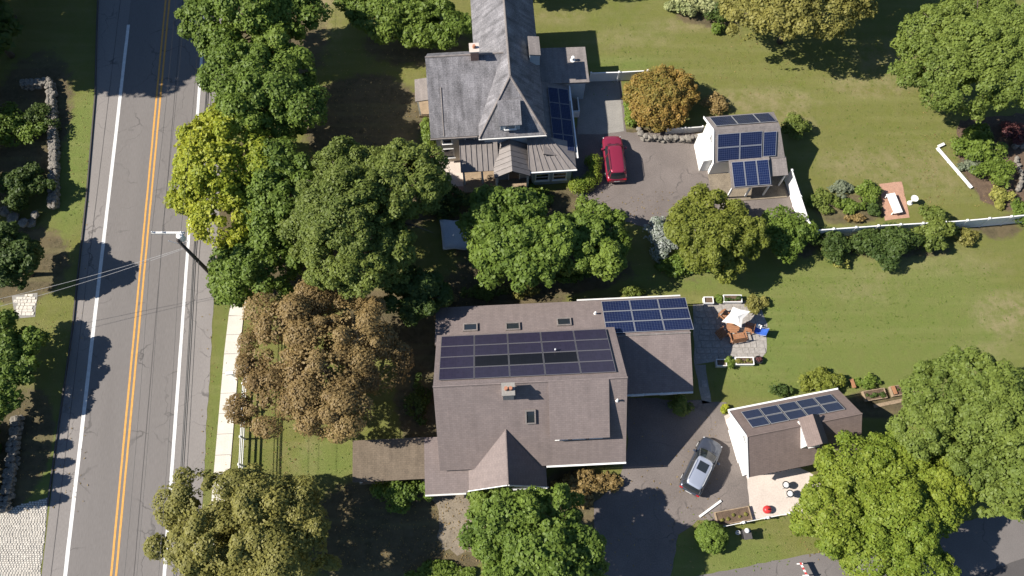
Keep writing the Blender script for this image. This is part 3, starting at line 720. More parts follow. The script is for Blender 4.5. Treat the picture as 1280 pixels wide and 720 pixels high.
for u in (-1.95,-.3,1.05): HN.box('porch_post', M['white'], u-.09, u+.09, 34.2, 34.38, .3, 2.74)
for u in (.95,3.75): HN.box('porch_post', M['white'], u-.09, u+.09, 33.4, 33.58, 0.3, 2.84)
HN.box('porch_floor', M['wood_grey'], -2.1, 3.9, 33.4, 36.7, 0, .3)
for i in range(3): HN.box('step', M['white_dirty'], -.2, 1.6, 33.35-.3*(i+1), 33.4-.3*i, 0, .25-.08*i)
HN.window((5.1,33.88,1.5),'S',1.2,1.2); HN.window((6.7,33.88,1.5),'S',1.2,1.2); HN.window((2.6,34.48,1.05),'S',1.0,2.05,kind='door')
for u in (-3.2,-1.2): HN.window((u,36.89,3.9),'S',.8,1.2)
HN.window((-3.2,36.89,1.6),'S',.9,1.4)
# west porch
HN.slab('porch_roof', M['roof_tan'], [(-6.05,41.85,2.75),(-4.15,41.85,3.0),(-4.15,44.3,3.0),(-6.05,44.3,2.75)], .14)
for v in (42.0,44.1): HN.box('porch_post', M['white'], -5.9, -5.75, v-.07, v+.07, 0, 2.6)
HN.box('porch_floor', M['wood_grey'], -5.95, -4.2, 41.9, 44.2, 0, .3)

# ---------------- white carriage house with three banks of blue panels (north-east)
G1 = House('white_garage', 'white-walled garage with blue solar panels stepping down to a lean-to', 24, 35, 5, 'garage')
rt = M['roof_tan']
G1.walls('wall', M['white'], [(33.5,0),(37.5,0),(37.5,2.55),(35.45,4.2),(33.5,2.55)], 21.25, 27.1)
G1.slab('roof', rt, [(27.5,38.0,2.7),(21.0,38.0,2.7),(21.0,35.45,4.55),(26.9,35.45,4.55)], .14)
G1.slab('roof', rt, [(21.0,33.15,2.7),(27.5,33.15,2.7),(26.9,35.45,4.55),(21.0,35.45,4.55)], .14)
G1.slab('roof', rt, [(27.5,33.15,2.7),(27.5,38.0,2.7),(26.9,35.45,4.55)], .14)
for a, b in (((20.98,33.15,2.68),(20.98,35.45,4.5)),((20.98,38.0,2.68),(20.98,35.45,4.5))): MB().bar(G1.p(*a), G1.p(*b), .06, .22).build('bargeboard', M['white'], G1.o)
nGn = Vector((0,-2.55,1.85)).normalized(); nGs = Vector((0,2.3,1.85)).normalized()
G1.panels(G1.p(21.35,37.75,on(37.75,38,2.7,-1.85/2.55)), (1,0,0), nGn, [2.0,2.0,1.55], [1.35,1.35], M['solar_blue'], M['alu'], skip={(0,0),(0,1),(0,2)}) if False else G1.panels(G1.p(21.35,37.6,on(37.6,38,2.7,-1.85/2.55)), (1,0,0), nGn, [2.0,2.0,1.5], [2.1], M['solar_blue'], M['alu'])
G1.panels(G1.p(21.3,33.25,on(33.25,33.15,2.7,1.85/2.3)), (1,0,0), nGs, [2.02,2.02], [1.22,1.22], M['solar_blue'], M['alu'])
G1.panels(G1.p(25.42,33.35,on(33.35,33.15,2.7,1.85/2.3)), (1,0,0), nGs, [1.2], [2.2], M['solar_blue_up'], M['alu'])
G1.box('side_bay', M['white'], 20.45, 21.2, 33.9, 36.7, 0, 1.9); G1.slab('side_bay_roof', M['white_dirty'], [(20.38,33.85,1.92),(21.22,33.85,2.1),(21.22,36.75,2.1),(20.38,36.75,1.92)], .06)
# lean-to on posts
G1.slab('lean_to_roof', rt, [(22.35,30.7,2.2),(26.0,30.7,2.2),(26.0,33.3,2.95),(22.35,33.3,2.95)], .12)
G1.panels(G1.p(22.5,30.8,2.23), (1,0,0), Vector((0,2.6,.75)), [1.12]*3, [2.3], M['solar_blue_up'], M['alu'])
for u in (22.5,24.2,25.85): G1.box('porch_post', M['white'], u-.07, u+.07, 30.85, 30.99, 0, 2.1)
G1.slab('lean_to_roof', rt, [(26.01,31.6,2.3),(27.6,31.6,2.3),(27.6,33.3,2.7),(26.01,33.3,2.7)], .1)
G1.box('porch_floor', M['gravel'], 21.2, 28.0, 30.5, 33.45, 0, .1)
G1.box('porch_post', M['white'], 27.4, 27.52, 31.7, 31.82, .1, 2.2)
G1.window((21.24,35.5,2.9),'W',.7,.8); G1.window((21.24,35.5,1.05),'W',.95,2.0,kind='door')
G1.window((24.3,33.49,1.1),'S',2.2,2.0,kind='door')

# ---------------- brown-roofed garage with small dormer (south-east)
G2 = House('brown_roof_garage', 'small brown-roofed garage with ten panels and a white-sided dormer', 24, 6.5, 11, 'garage')
rgg = M['roof_garage']
G2.walls('wall', M['white'], [(4.1,0),(8.7,0),(8.7,2.5),(6.5,4.75),(4.1,2.5)], 19.65, 28.1)
G2.slab('roof', rgg, [(28.4,9.0,2.55),(19.3,9.0,2.55),(19.3,6.52,5.0),(28.4,6.52,5.0)], .14)
G2.slab('roof', rgg, [(19.3,3.75,2.5),(28.4,3.75,2.5),(28.4,6.52,5.0),(19.3,6.52,5.0)], .14)
MB().tube([G2.p(19.3,6.52,5.0), G2.p(28.4,6.52,5.0)], .07, 6).build('ridge_cap', rgg, G2.o)
for a, b in (((19.27,3.75,2.42),(19.27,6.52,4.92)),((19.27,9.0,2.47),(19.27,6.52,4.92))): MB().bar(G2.p(*a), G2.p(*b), .06, .24).build('bargeboard', M['white'], G2.o)
gutter(G2, 'gutter', (19.25,9.08,2.5), (28.4,9.08,2.5))
nG2 = Vector((0,-2.48,2.45)).normalized()
G2.panels(G2.p(20.0,8.62,on(8.62,9.0,2.55,-2.45/2.48)), (1,0,0), nG2, [1.5]*5, [1.12]*2, M['solar_slate'], M['alu'], gap=.09)
# dormer straddling the ridge's front
G2.walls('dormer', M['white'], [(5.0,3.5),(6.9,4.2),(6.9,5.1),(5.0,5.1)], 23.5, 25.0)
pr = MB().prism([G2.p(23.65,5.2,5.05),G2.p(25.0,5.2,5.05),G2.p(24.33,5.2,5.7)],[G2.p(23.65,6.9,5.05),G2.p(25.0,6.9,5.05),G2.p(24.33,6.9,5.7)]); pr.build('dormer_gable', M['white'], G2.o)
G2.slab('roof', rgg, [(23.46,7.1,5.06),(23.46,4.85,5.06),(24.33,4.85,5.85),(24.33,7.1,5.85)], .09)
G2.slab('roof', rgg, [(25.16,4.85,5.0),(25.16,7.1,5.0),(24.33,7.1,5.85),(24.33,4.85,5.85)], .09)
G2.window((24.33,4.99,4.6),'S',.7,.7)
G2.window((19.64,6.5,1.15),'W',2.6,2.2,kind='door'); G2.window((19.64,6.5,3.4),'W',.7,.7)
G2.window((22,4.09,1.5),'S'); G2.window((25,4.09,1.5),'S')
# small brackets along the front eave
for i in range(12): G2.box('rafter_end', M['dark_trim'], 20.6+.32*i, 20.7+.32*i, 3.72, 3.98, 2.2, 2.36)

# ------------------------------------------------------------------ vegetation
def leaf_mesh(name, seed, R, m, n_leaf, ls, cr, centers=None, inner=.2, low=-.35, lump=.2, upbias=.55, gap=0.0, jit=.5, fill=.3, lobes=1):
    """foliage: leaf sprays set over the outsides of many overlapping clumps, the clumps over a few uneven lobes;
    tint differs by lobe, by clump and by leaf"""
    rg = np.random.default_rng(seed)
    R = np.array(R, float); own = centers is None
    if own:
        if lobes > 1:                                       # uneven lobes round a middle one
            a = np.arange(lobes-1)*2*np.pi/(lobes-1) + rg.uniform(-.35, .35, lobes-1); k = rg.uniform(.5, .66, lobes-1)
            lc = np.stack([np.cos(a)*k, np.sin(a)*k, rg.uniform(-.3, .3, lobes-1)], 1); lr = rg.uniform(.4, .55, lobes-1)
            lc = np.vstack([[rg.uniform(-.15,.15), rg.uniform(-.15,.15), .3], lc]); lr = np.concatenate([[.58], lr])
        else:
            lc = np.zeros((1, 3)); lr = np.ones(1)
        ltint = rg.random(len(lr))
        def shell(n, shrink, spread):
            li = rg.choice(len(lr), n*3, p=lr**2/(lr**2).sum())
            d = rg.normal(size=(n*3, 3)); d[:, 2] += .35; d /= np.linalg.norm(d, axis=1)[:, None]
            az = np.arctan2(d[:, 1], d[:, 0]); ph = li*1.7 + seed
            wob = 1 + lump*(.45*np.sin(2*az+ph) + .4*np.sin(3*az+ph*1.3+2*d[:, 2]) + .35*np.sin(5*az+ph*2.1-3*d[:, 2]))
            p = lc[li] + d*(lr[li]*wob*rg.uniform(1-spread, 1, n*3)*shrink)[:, None]
            ok = d[:, 2] > low
            for j in range(len(lr)):
                ok &= ~((((p - lc[j])**2).sum(1) < (lr[j]*.8*shrink)**2) & (li != j))
            return (p*R)[ok][:n], d[ok][:n], li[ok][:n]
        nc = int(max(8, 2.2*(R[0]*R[1] + R[0]*R[2])/(cr*cr)*.62))
        cen, cd, cl = shell(nc, max(.35, 1 - .55*cr/R.min()), .18)
        k = rg.random(len(cen)) < inner; cen[k] *= rg.uniform(.5, .85, k.sum())[:, None]
        if gap: q = rg.random(len(cen)) > gap; cen, cl = cen[q], cl[q]
        lt = ltint[cl]
    else:
        cen = np.array(centers, float); lt = rg.random(len(cen))
    nc = len(cen)
    crs = cr*np.exp(rg.uniform(-.75, .4, nc)); sq = np.stack([rg.uniform(.75,1.35,nc), rg.uniform(.75,1.35,nc), rg.uniform(.6,1.0,nc)], 1)
    ctint = .5*rg.random(nc) + .5*lt
    w = crs**2; idx = rg.choice(nc, n_leaf, p=w/w.sum())
    dd = rg.normal(size=(n_leaf, 3)); dd[:, 2] += .45; dd /= np.linalg.norm(dd, axis=1)[:, None]
    rr = crs[idx]*(1.08 - .5*rg.random(n_leaf)**2 + .12*(rg.random(n_leaf) < .12))
    P = cen[idx] + dd*rr[:, None]*sq[idx]
    keep = np.ones(n_leaf, bool)
    for j in range(nc):                                     # thin out leaves buried inside another clump
        q = ((P - cen[j])**2).sum(1) < (crs[j]*.6)**2
        keep &= ~(q & (idx != j) & (rg.random(n_leaf) < .8))
    P, dd, idx = P[keep], dd[keep], idx[keep]
    if own and fill:                                        # the leafy skin between the clumps
        p2, d2, _ = shell(int(n_leaf*fill), max(.5, 1 - .55*cr/R.min()), .22)
        hole = np.sin(p2[:, 0]*1.9+seed) + np.sin(p2[:, 1]*2.1+seed*2) + np.sin(p2[:, 2]*1.7+seed*3) < 1.3 - gap*3
        p2, d2 = p2[hole], d2[hole]
        P = np.concatenate([P, p2]); dd = np.concatenate([dd, d2]); idx = np.concatenate([idx, rg.integers(0, nc, len(p2))])
    n = len(P)
    N = dd + np.array([0, 0, upbias]) + rg.normal(size=(n, 3))*jit
    N /= np.linalg.norm(N, axis=1)[:, None]
    t = rg.normal(size=(n, 3)); t -= (t*N).sum(1)[:, None]*N; t /= np.linalg.norm(t, axis=1)[:, None]
    b = np.cross(N, t)
    s = ls*np.exp(rg.uniform(-.75, .35, n))[:, None]
    fold = rg.uniform(-.25, .1, n)[:, None]
    A = P + t*s*.62; B = P + b*s*.42 + N*s*fold + t*s*rg.uniform(-.25, .25, n)[:, None]; Cc = P - t*s*.55; D = P - b*s*.42 + N*s*fold
    co = np.stack([A, B, Cc, D], 1).reshape(-1, 3).astype(np.float32)
    me = bpy.data.meshes.new(name)
    me.vertices.add(n*4); me.vertices.foreach_set('co', co.ravel())
    me.loops.add(n*4); me.loops.foreach_set('vertex_index', np.arange(n*4, dtype=np.int32))
    me.polygons.add(n); me.polygons.foreach_set('loop_start', np.arange(0, n*4, 4, dtype=np.int32)); me.polygons.foreach_set('loop_total', np.full(n, 4, np.int32))
    me.update(); me.validate()
    pn = P/np.maximum(R.max(), .3); lf = .5 + .3*np.sin(pn[:, 0]*3.1+seed) + .3*np.sin(pn[:, 1]*3.7+seed*1.7+pn[:, 2]*2)
    ti = np.clip(.45*ctint[idx] + .38*rg.random(n) + .3*(lf-.15), 0, 1).astype(np.float32)
    at = me.attributes.new('tint', 'FLOAT', 'FACE'); at.data.foreach_set('value', ti)
    me.materials.append(m)
    return me

def trunk_mesh(h, zc, R, r0, seed):
    rg = random.Random(seed); q = MB()
    top = zc + R[2]*.3
    bend = (rg.uniform(-.3,.3), rg.uniform(-.3,.3))
    pth = [(bend[0]*(k/5)**2, bend[1]*(k/5)**2, top*k/5) for k in range(6)]
    q.tube(pth, [r0*1.35, r0, r0*.85, r0*.66, r0*.45, r0*.2], 8)
    for k in range(9):
        a = k*2.4 + rg.uniform(-.4,.4); z0 = top*rg.uniform(.35,.8); e = rg.uniform(.55,.9)
        p0 = Vector((bend[0]*(z0/top)**2, bend[1]*(z0/top)**2, z0)); p3 = Vector((math.cos(a)*R[0]*e, math.sin(a)*R[1]*e, zc + R[2]*rg.uniform(-.25,.45)))
        p1 = p0.lerp(p3, .35) + Vector((0,0,-.1*R[2])); p2 = p0.lerp(p3, .7) + Vector((0,0,.06*R[2]))
        q.tube([p0, p1, p2, p3], [r0*.42, r0*.3, r0*.18, r0*.05], 6)
    return q.mesh('trunk', M['bark'], True)

TS = [100]
def tree(name, label, px, py, rx, ry, h, pal, zc=None, rz=None, leaves=20000, ls=.34, cr=.95, group=None, ground_px=False, **kw):
    """px,py,rx,ry: crown centre and half sizes in photo pixels; the base stands straight below the crown"""
    TS[0] += 1; seed = TS[0]
    zc = zc or h*.6; rz = rz or h - zc
    c = W(px, py, 0 if ground_px else zc); k = ppm(py, zc)
    if ground_px: R = (rx, ry, rz)
    else: R = (rx/k, ry/k*.97, rz)
    t = thing(name, label, 'tree', (c.x, c.y, 0), random.Random(seed).uniform(-.3, .3), group); kw.setdefault('lobes', 7)
    obj('trunk', trunk_mesh(h, zc, R, .05*h**.9*.55+.06, seed), t)
    cr_ = obj('crown', leaf_mesh('crown', seed, R, L[pal], leaves, ls, cr, **kw), t); cr_.location = (0, 0, zc)
    return t

def shrub(name, label, px, py, rx, ry, h, pal, leaves=2200, ls=.2, cr=.35, group=None, cat='shrub', **kw):
    TS[0] += 1; seed = TS[0]
    zc = h*.45; c = W(px, py, zc); k = ppm(py, zc)
    g_ = 1.0 if rx < 12 or name == 'clipped_ball' else 1.14
    R = (max(rx/k, .2)*g_, max(ry/k*.97, .2)*g_, h*.55)
    cr = min(cr, .42*min(R))
    t = thing(name, label, cat, (c.x, c.y, 0), 0, group)
    q = MB(); rg = random.Random(seed)
    for i in range(5):
        a = i*1.26 + rg.random(); q.tube([(0.04*math.cos(a),.04*math.sin(a),0),(R[0]*.25*math.cos(a),R[1]*.25*math.sin(a),h*.35),(R[0]*.6*math.cos(a),R[1]*.6*math.sin(a),h*.7)], [.03,.022,.008], 5)
    q.build('stem', M['bark'], t)
    kw.setdefault('low', -.6); kw.setdefault('lobes', 1 if rx < 12 else 5); kw.setdefault('lump', .3)
    f = obj('foliage', leaf_mesh('foliage', seed, R, L[pal], leaves, ls, cr, **kw), t); f.location = (0,0,zc)
    return t

# --- trees between the road and the houses
tree('broadleaf_tree', 'dark green roadside tree north of the yellow-green one, overhanging the road', 312, 24, 82, 66, 11, 'green', leaves=36000, ls=.27, cr=.7)
tree('broadleaf_tree', 'mid-green tree crowding behind the yellow-green roadside tree', 332, 122, 80, 66, 9.5, 'green', leaves=34000, ls=.26, cr=.65)
tree('broadleaf_tree', 'bright yellow-green tree leaning over the road beside the utility pole', 276, 215, 76, 96, 9, 'yellow', leaves=38000, ls=.25, cr=.55)
tree('broadleaf_tree', 'green tree filling the gap between yellow-green and huge trees', 345, 250, 55, 80, 8, 'green', leaves=20000, ls=.26, cr=.6)
tree('broadleaf_tree', 'small green tree at the foot of the yellow-green tree by the sidewalk', 318, 335, 62, 50, 6.5, 'green', leaves=18000, ls=.24, cr=.55)
tree('broadleaf_tree', 'huge dense green tree west of the grey-roofed house front', 452, 262, 110, 116, 12, 'mid', leaves=96000, ls=.2, cr=.46, lump=.2)
tree('copper_tree', 'copper-brown leaved tree in front of the brown-roofed house', 396, 450, 112, 116, 9, 'brown', leaves=80000, ls=.17, cr=.8, inner=.3, gap=.2, jit=.3, fill=.1, lobes=10)
tree('broadleaf_tree', 'olive-yellow tree with rounded clumps by the white front fence', 303, 674, 116, 88, 9.5, 'olive', leaves=64000, ls=.19, cr=.72, gap=.08, jit=.32, fill=.22, lobes=9)
tree('broadleaf_tree', 'rich green tree before the front gable, shading the driveway', 672, 686, 84, 76, 10.5, 'green', leaves=42000, ls=.25, cr=.5)
tree('lime_tree', 'small bright lime tree tucked under the front gable eave', 614, 632, 28, 25, 4.2, 'lime', leaves=6500, ls=.22, cr=.4)
tree('broadleaf_tree', 'dark tree in deep shade between the huge green tree and the house', 520, 368, 40, 34, 6.5, 'dark', leaves=16000, ls=.25, cr=.5, gap=.15)
# --- the row between the two houses
tree('broadleaf_tree', 'deep green tree in front of the grey-roofed house porch', 642, 297, 68, 68, 7.5, 'green', leaves=28000, ls=.28, cr=.6)
tree('broadleaf_tree', 'light green loose tree beside the deep green one, by the asphalt court', 738, 300, 52, 60, 6, 'lime', leaves=15000, ls=.26, cr=.5, gap=.15)
tree('broadleaf_tree', 'round olive-green tree standing south of the white garage', 890, 293, 60, 62, 6.5, 'olivegreen', leaves=32000, ls=.2, cr=.45, lump=.2)
# --- right side
tree('oak_tree', 'massive dense green oak at the edge of the back lawn', 1218, 66, 108, 100, 11, 'oak', leaves=90000, ls=.2, cr=.46, lump=.2)
tree('broadleaf_tree', 'sparse olive tree with open branches beside the shaded lawn', 1000, 2, 100, 66, 9.5, 'olive', leaves=30000, ls=.22, cr=.6, gap=.25)
tree('broadleaf_tree', 'tall tree shading the lawn between the olive tree and the oak', 1075, -60, 80, 66, 10, 'dark', leaves=20000, ls=.3)
tree('broadleaf_tree', 'bright yellow-green tree beside the side street and garage', 1108, 644, 106, 96, 8.5, 'chartreuse', leaves=86000, ls=.185, cr=.46, lump=.22)
tree('broadleaf_tree', 'large mid-green tree east of the small garage by the raised beds', 1218, 530, 98, 92, 10.5, 'oak', leaves=78000, ls=.2, cr=.46, lump=.22)
tree('broadleaf_tree', 'mid-green tree overhanging the side street behind the yellow-green one', 1258, 590, 70, 66, 9.5, 'oak', leaves=28000, ls=.24, cr=.48)
tree('broadleaf_tree', 'leafy bright green tree standing north-west of the grey-roofed house', 505, 20, 90, 42, 5, 'lime', leaves=24000, ls=.26, cr=.5)
# --- across the road
tree('broadleaf_tree', 'round green tree by the paver apron across the road', 4, 455, 50, 70, 4.9, 'green', leaves=24000, ls=.25, cr=.45)
tree('broadleaf_tree', 'dark tree across the road behind the rubble rocks', 5, 322, 46, 42, 6.5, 'dark', leaves=15000, ls=.27, cr=.5)
for i, (gx, gy, r, h) in enumerate([(-45,84,4.4,22),(-55,40,5,23),(15,25,4.4,18),(40,-50,5,19),(-60,-20,5.5,22),(-40,-80,5.5,20),(10,-130,5.5,20),(-130,70,5,18),(-140,-30,5.5,22),(70,-150,5.5,20),(15,70,3,8),(20,-10,3.5,11),(-30,122,3,6)]):
    tree('tall_tree', 'tall dark tree across the road, beyond the stone wall', gx, gy, r, r, h, 'dark', zc=h*.56, rz=h*.44, leaves=8000, ls=.6, cr=1.2, group='tall dark trees beyond the stone wall', ground_px=True, lump=.2)
for gx, gy, r, h in [(618,-20,3.4,9),(675,-26,3.6,10)]:
    tree('tall_tree', 'tree north of the grey-roofed house, shading the back lawn', gx, gy, r, r, h, 'mid', leaves=9000, ls=.36, group='trees behind the grey-roofed house', ground_px=True)
for gx, gy, r, h in [(-30,165,2.6,5.2),(-25,205,2.6,5),(-25,250,2.4,5),(-30,290,2.4,5)]:
    tree('small_tree', 'small dark tree across the road behind the clipped yew', gx, gy, r, r, h, 'dark', leaves=7000, ls=.3, cr=.6, group='small dark trees behind the yew', ground_px=True)
# row of pointed conifers along the far stone wall
def conifer(label, c, h, r, seed, group):
    rg = random.Random(seed); t = thing('arborvitae', label, 'tree', (c.x, c.y, 0), 0, group)
    MB().tube([(0,0,0),(0,0,h*.9)], [.12,.02], 7).build('trunk', M['bark'], t)
    cen = []
    for i in range(46):
        z = h*(.06 + .9*i/46); k_ = r*(1 - z/h)**.8; a = i*2.4; cen.append((k_*.6*math.cos(a), k_*.6*math.sin(a), z))
    obj('crown', leaf_mesh('crown', seed, (1,1,1), L['dark'], 5000, .2, .34, centers=cen), t)
for i, y in enumerate((540,562,584,606,628)):
    conifer('pointed dark conifer in the row along the far stone wall', W(-12+2*(i%2), y), 5.2+.3*(i%3), 1.0, 700+i, 'pointed conifers along the far stone wall')

# --- shrubs, hedges and bed plants
SH = [
 ('shrub','dark round shrub by the white rail fence, west end of its row',1040,306,23,22,1.9,'dark',4200),
 ('shrub','biggest dark green shrub of the row along the white rail fence',1112,303,37,28,2.6,'dark',8000),
 ('shrub','dense mid-green shrub east in the row along the white fence',1166,286,28,25,2.4,'mid',5500),
 ('shrub','small clipped green ball at the east end of the fence row',1208,295,12,13,1.1,'olive',1800),
 ('shrub','pale yellow low shrub at the lawn edge below the fence row',1052,328,10,8,.7,'gold',900),
 ('shrub','broad dark green shrub east of the round olive tree',972,292,38,32,2.8,'green',6500),
 ('flowering_shrub','shrub covered in white flowers beside the round olive tree',822,297,19,30,2.0,'white',3600),
 ('shrub','dome of orange and green leaves behind the stone retaining wall',826,122,44,42,3.4,'orange',12000),
 ('shrub','round green bush at the corner of the white garage',992,158,16,17,1.7,'mid',2600),
 ('shrub','brownish low shrub between the orange dome and the white garage',893,131,16,14,1.2,'russet',1600),
 ('shrub','low green hedge running beside the concrete pad',788,142,8,30,1.1,'lime',2600),
 ('shrub','clipped bright green hedge under the west wall of the grey-roofed house',536,168,9,32,1.6,'lime',2600),
 ('shrub','small yellow-green bush at the corner of the front court',528,213,13,13,1.1,'yellow',1400),
 ('shrub','low green shrub under the porch of the grey-roofed house',664,246,30,13,1.4,'lime',3000),
 ('shrub','dark shrub between the front court and the huge tree',560,250,34,18,1.6,'dark',3600),
 ('shrub','spreading green garden plant nearest the white picket corner',1030,252,22,16,.9,'mid',2200),
 ('shrub','grey-green garden plant between green bed plants',1052,236,14,12,.8,'sage',1200),
 ('shrub','bright green bush beside the brick terrace',1086,240,15,16,1.2,'lime',2200),
 ('shrub','low green bed plant with bare stems by the white fence',1062,258,18,10,.7,'lime',1500),
 ('shrub','dark green small bush under the bright bush by brick terrace',1092,262,11,9,.8,'dark',1000),
 ('flowering_plant','patch of orange-red flowers along the white fence',1070,273,14,5,.5,'russet',800),
 ('shrub','leafy green shrub at the top of the mulched bed',1226,182,30,24,1.9,'lime',4600),
 ('shrub','green shrub halfway down the mulched bed',1240,212,22,22,1.5,'lime',3200),
 ('shrub','silvery sage plant at the lawn edge of the mulched bed',1214,206,13,13,.8,'sage',1200),
 ('shrub','golden yellow plant at the foot of the mulched bed',1250,243,13,12,.9,'gold',1400),
 ('shrub','tiny golden plant below the larger golden plant',1249,256,7,7,.5,'gold',500),
 ('shrub','plum-leaved bush at the foot of the oak',1270,165,18,16,1.4,'plum',2200),
 ('shrub','green bush at the east end of the white fence',1283,270,18,20,1.6,'green',2600),
 ('shrub','pale variegated shrub in the bed at the top of the lawn',862,6,30,14,1.4,'pale',3200),
 ('shrub','dark shrub in the bed at the top of the lawn',900,16,18,14,1.6,'dark',1800),
 ('shrub','small bright green plant at the tip of the top lawn bed',897,36,9,8,.8,'lime',700),
 ('shrub','feathery olive-green shrub behind the small brown garage',1030,476,27,14,1.2,'olivegreen',2600),
 ('shrub','small dark shrub at the back wall of the small garage',978,489,13,8,.9,'dark',1000),
 ('shrub','yellowish plant at the north-west corner of the small garage',906,511,6,7,.5,'yellow',400),
 ('shrub','vegetable plants in the wooden bed behind the small garage',1085,478,17,8,.7,'lime',1200),
 ('clipped_ball','clipped green ball shrub at the driveway mouth',889,671,22,21,1.8,'green',6500),
 ('shrub','low russet shrub against the front wall by the driveway',732,608,42,22,1.0,'russet',5200),
 ('shrub','dark green shrub south of the covered porch',506,618,34,20,2.2,'green',4600),
 ('shrub','shade-loving shrub at the back wall of the brown-roofed house',605,366,24,9,1.0,'mid',1500),
 ('shrub','pale low shrub behind the brown-roofed house, in the trees\' shade',650,362,22,9,1.0,'olive',1500),
 ('shrub','sparse shrub by the skylit back roof, under the huge tree',560,374,16,8,.9,'russet',900),
 ('shrub','green bush under the eave of the rear wing',848,504,14,13,1.4,'mid',1800),
 ('shrub','thin shrub on the lawn behind the blue-panelled rear wing',792,364,14,8,.8,'mid',800),
 ('shrub','bright lime ground plants at the bottom of the front yard',550,716,44,14,.6,'lime',3000),
 ('shrub','round dark clipped yew across the road by the rocks',30,233,29,30,3.0,'dark',6500),
 ('shrub','leafy green bush across the road above the clipped yew',16,160,32,26,2.6,'green',4000),
 ('shrub','small shaded shrub inside the corner of the stone wall',48,150,22,24,1.8,'dark',2200),
 ('shrub','pink-white blossoming shrub between the copper and green trees',388,322,9,9,3.2,'white',900),
 ('shrub','leafy shrub on patio edge by the long planter',944,382,12,10,.9,'olive',1000),
 ('shrub','grassy clump on the lawn beside the patio shrub',955,377,8,6,.6,'olive',500),
 ('shrub','round bright bush between the two southern patio planters',912,452,7,7,.7,'lime',700),
 ('shrub','small bush between the two northern patio planters',899,374,6,6,.6,'lime',500),
 ('shrub','dark low bush under the round olive tree',850,330,30,14,1.2,'green',2200),
 ('shrub','shaded green understorey shrub west of the light green tree',700,340,40,16,1.4,'green',3000),
 ('shrub','dark undergrowth shrub beside the brown-roofed house west wall',525,500,14,30,1.0,'dark',1800),
]
for nm, lab, px, py, rx, ry, h, pal, nl in SH:
    if 'dome of orange' in lab: shrub(nm, lab, px, py, rx, ry, h, pal, nl*2, .16, .34, lobes=1, lump=.14)
    elif nm == 'clipped_ball': shrub(nm, lab, px, py, rx, ry, h, pal, nl*2, .11, .14, lump=.03, inner=.05, fill=.8, lobes=1)
    else: shrub(nm, lab, px, py, rx, ry, h, pal, nl, .17 if rx < 25 else .22, .35 if rx < 30 else .5)
# curved clipped hedge wrapped round the corner of the grey house
hp = [W(x, y, .45) for x, y in [(740,200),(743,208),(743,217),(740,226),(733,232),(724,234),(716,233)]]
hc = []
for a, b in zip(hp[:-1], hp[1:]):
    for k_ in range(6): hc.append(a.lerp(b, k_/6) - hp[3])
hd = thing('clipped_hedge', 'curved clipped hedge wrapping the porch corner by the red car', 'hedge', (hp[3].x, hp[3].y, 0))
f = obj('foliage', leaf_mesh('foliage', 77, (1,1,1), L['chartreuse'], 9000, .12, .48, centers=[(p.x, p.y, .05+.35*(i%2)) for i, p in enumerate(hc)]), hd); f.location = (0,0,.45)
q = MB()
for p in hc[::3]: q.tube([(p.x,p.y,0),(p.x+.05,p.y,.5)], [.03,.015], 5)
q.build('stem', M['bark'], hd)

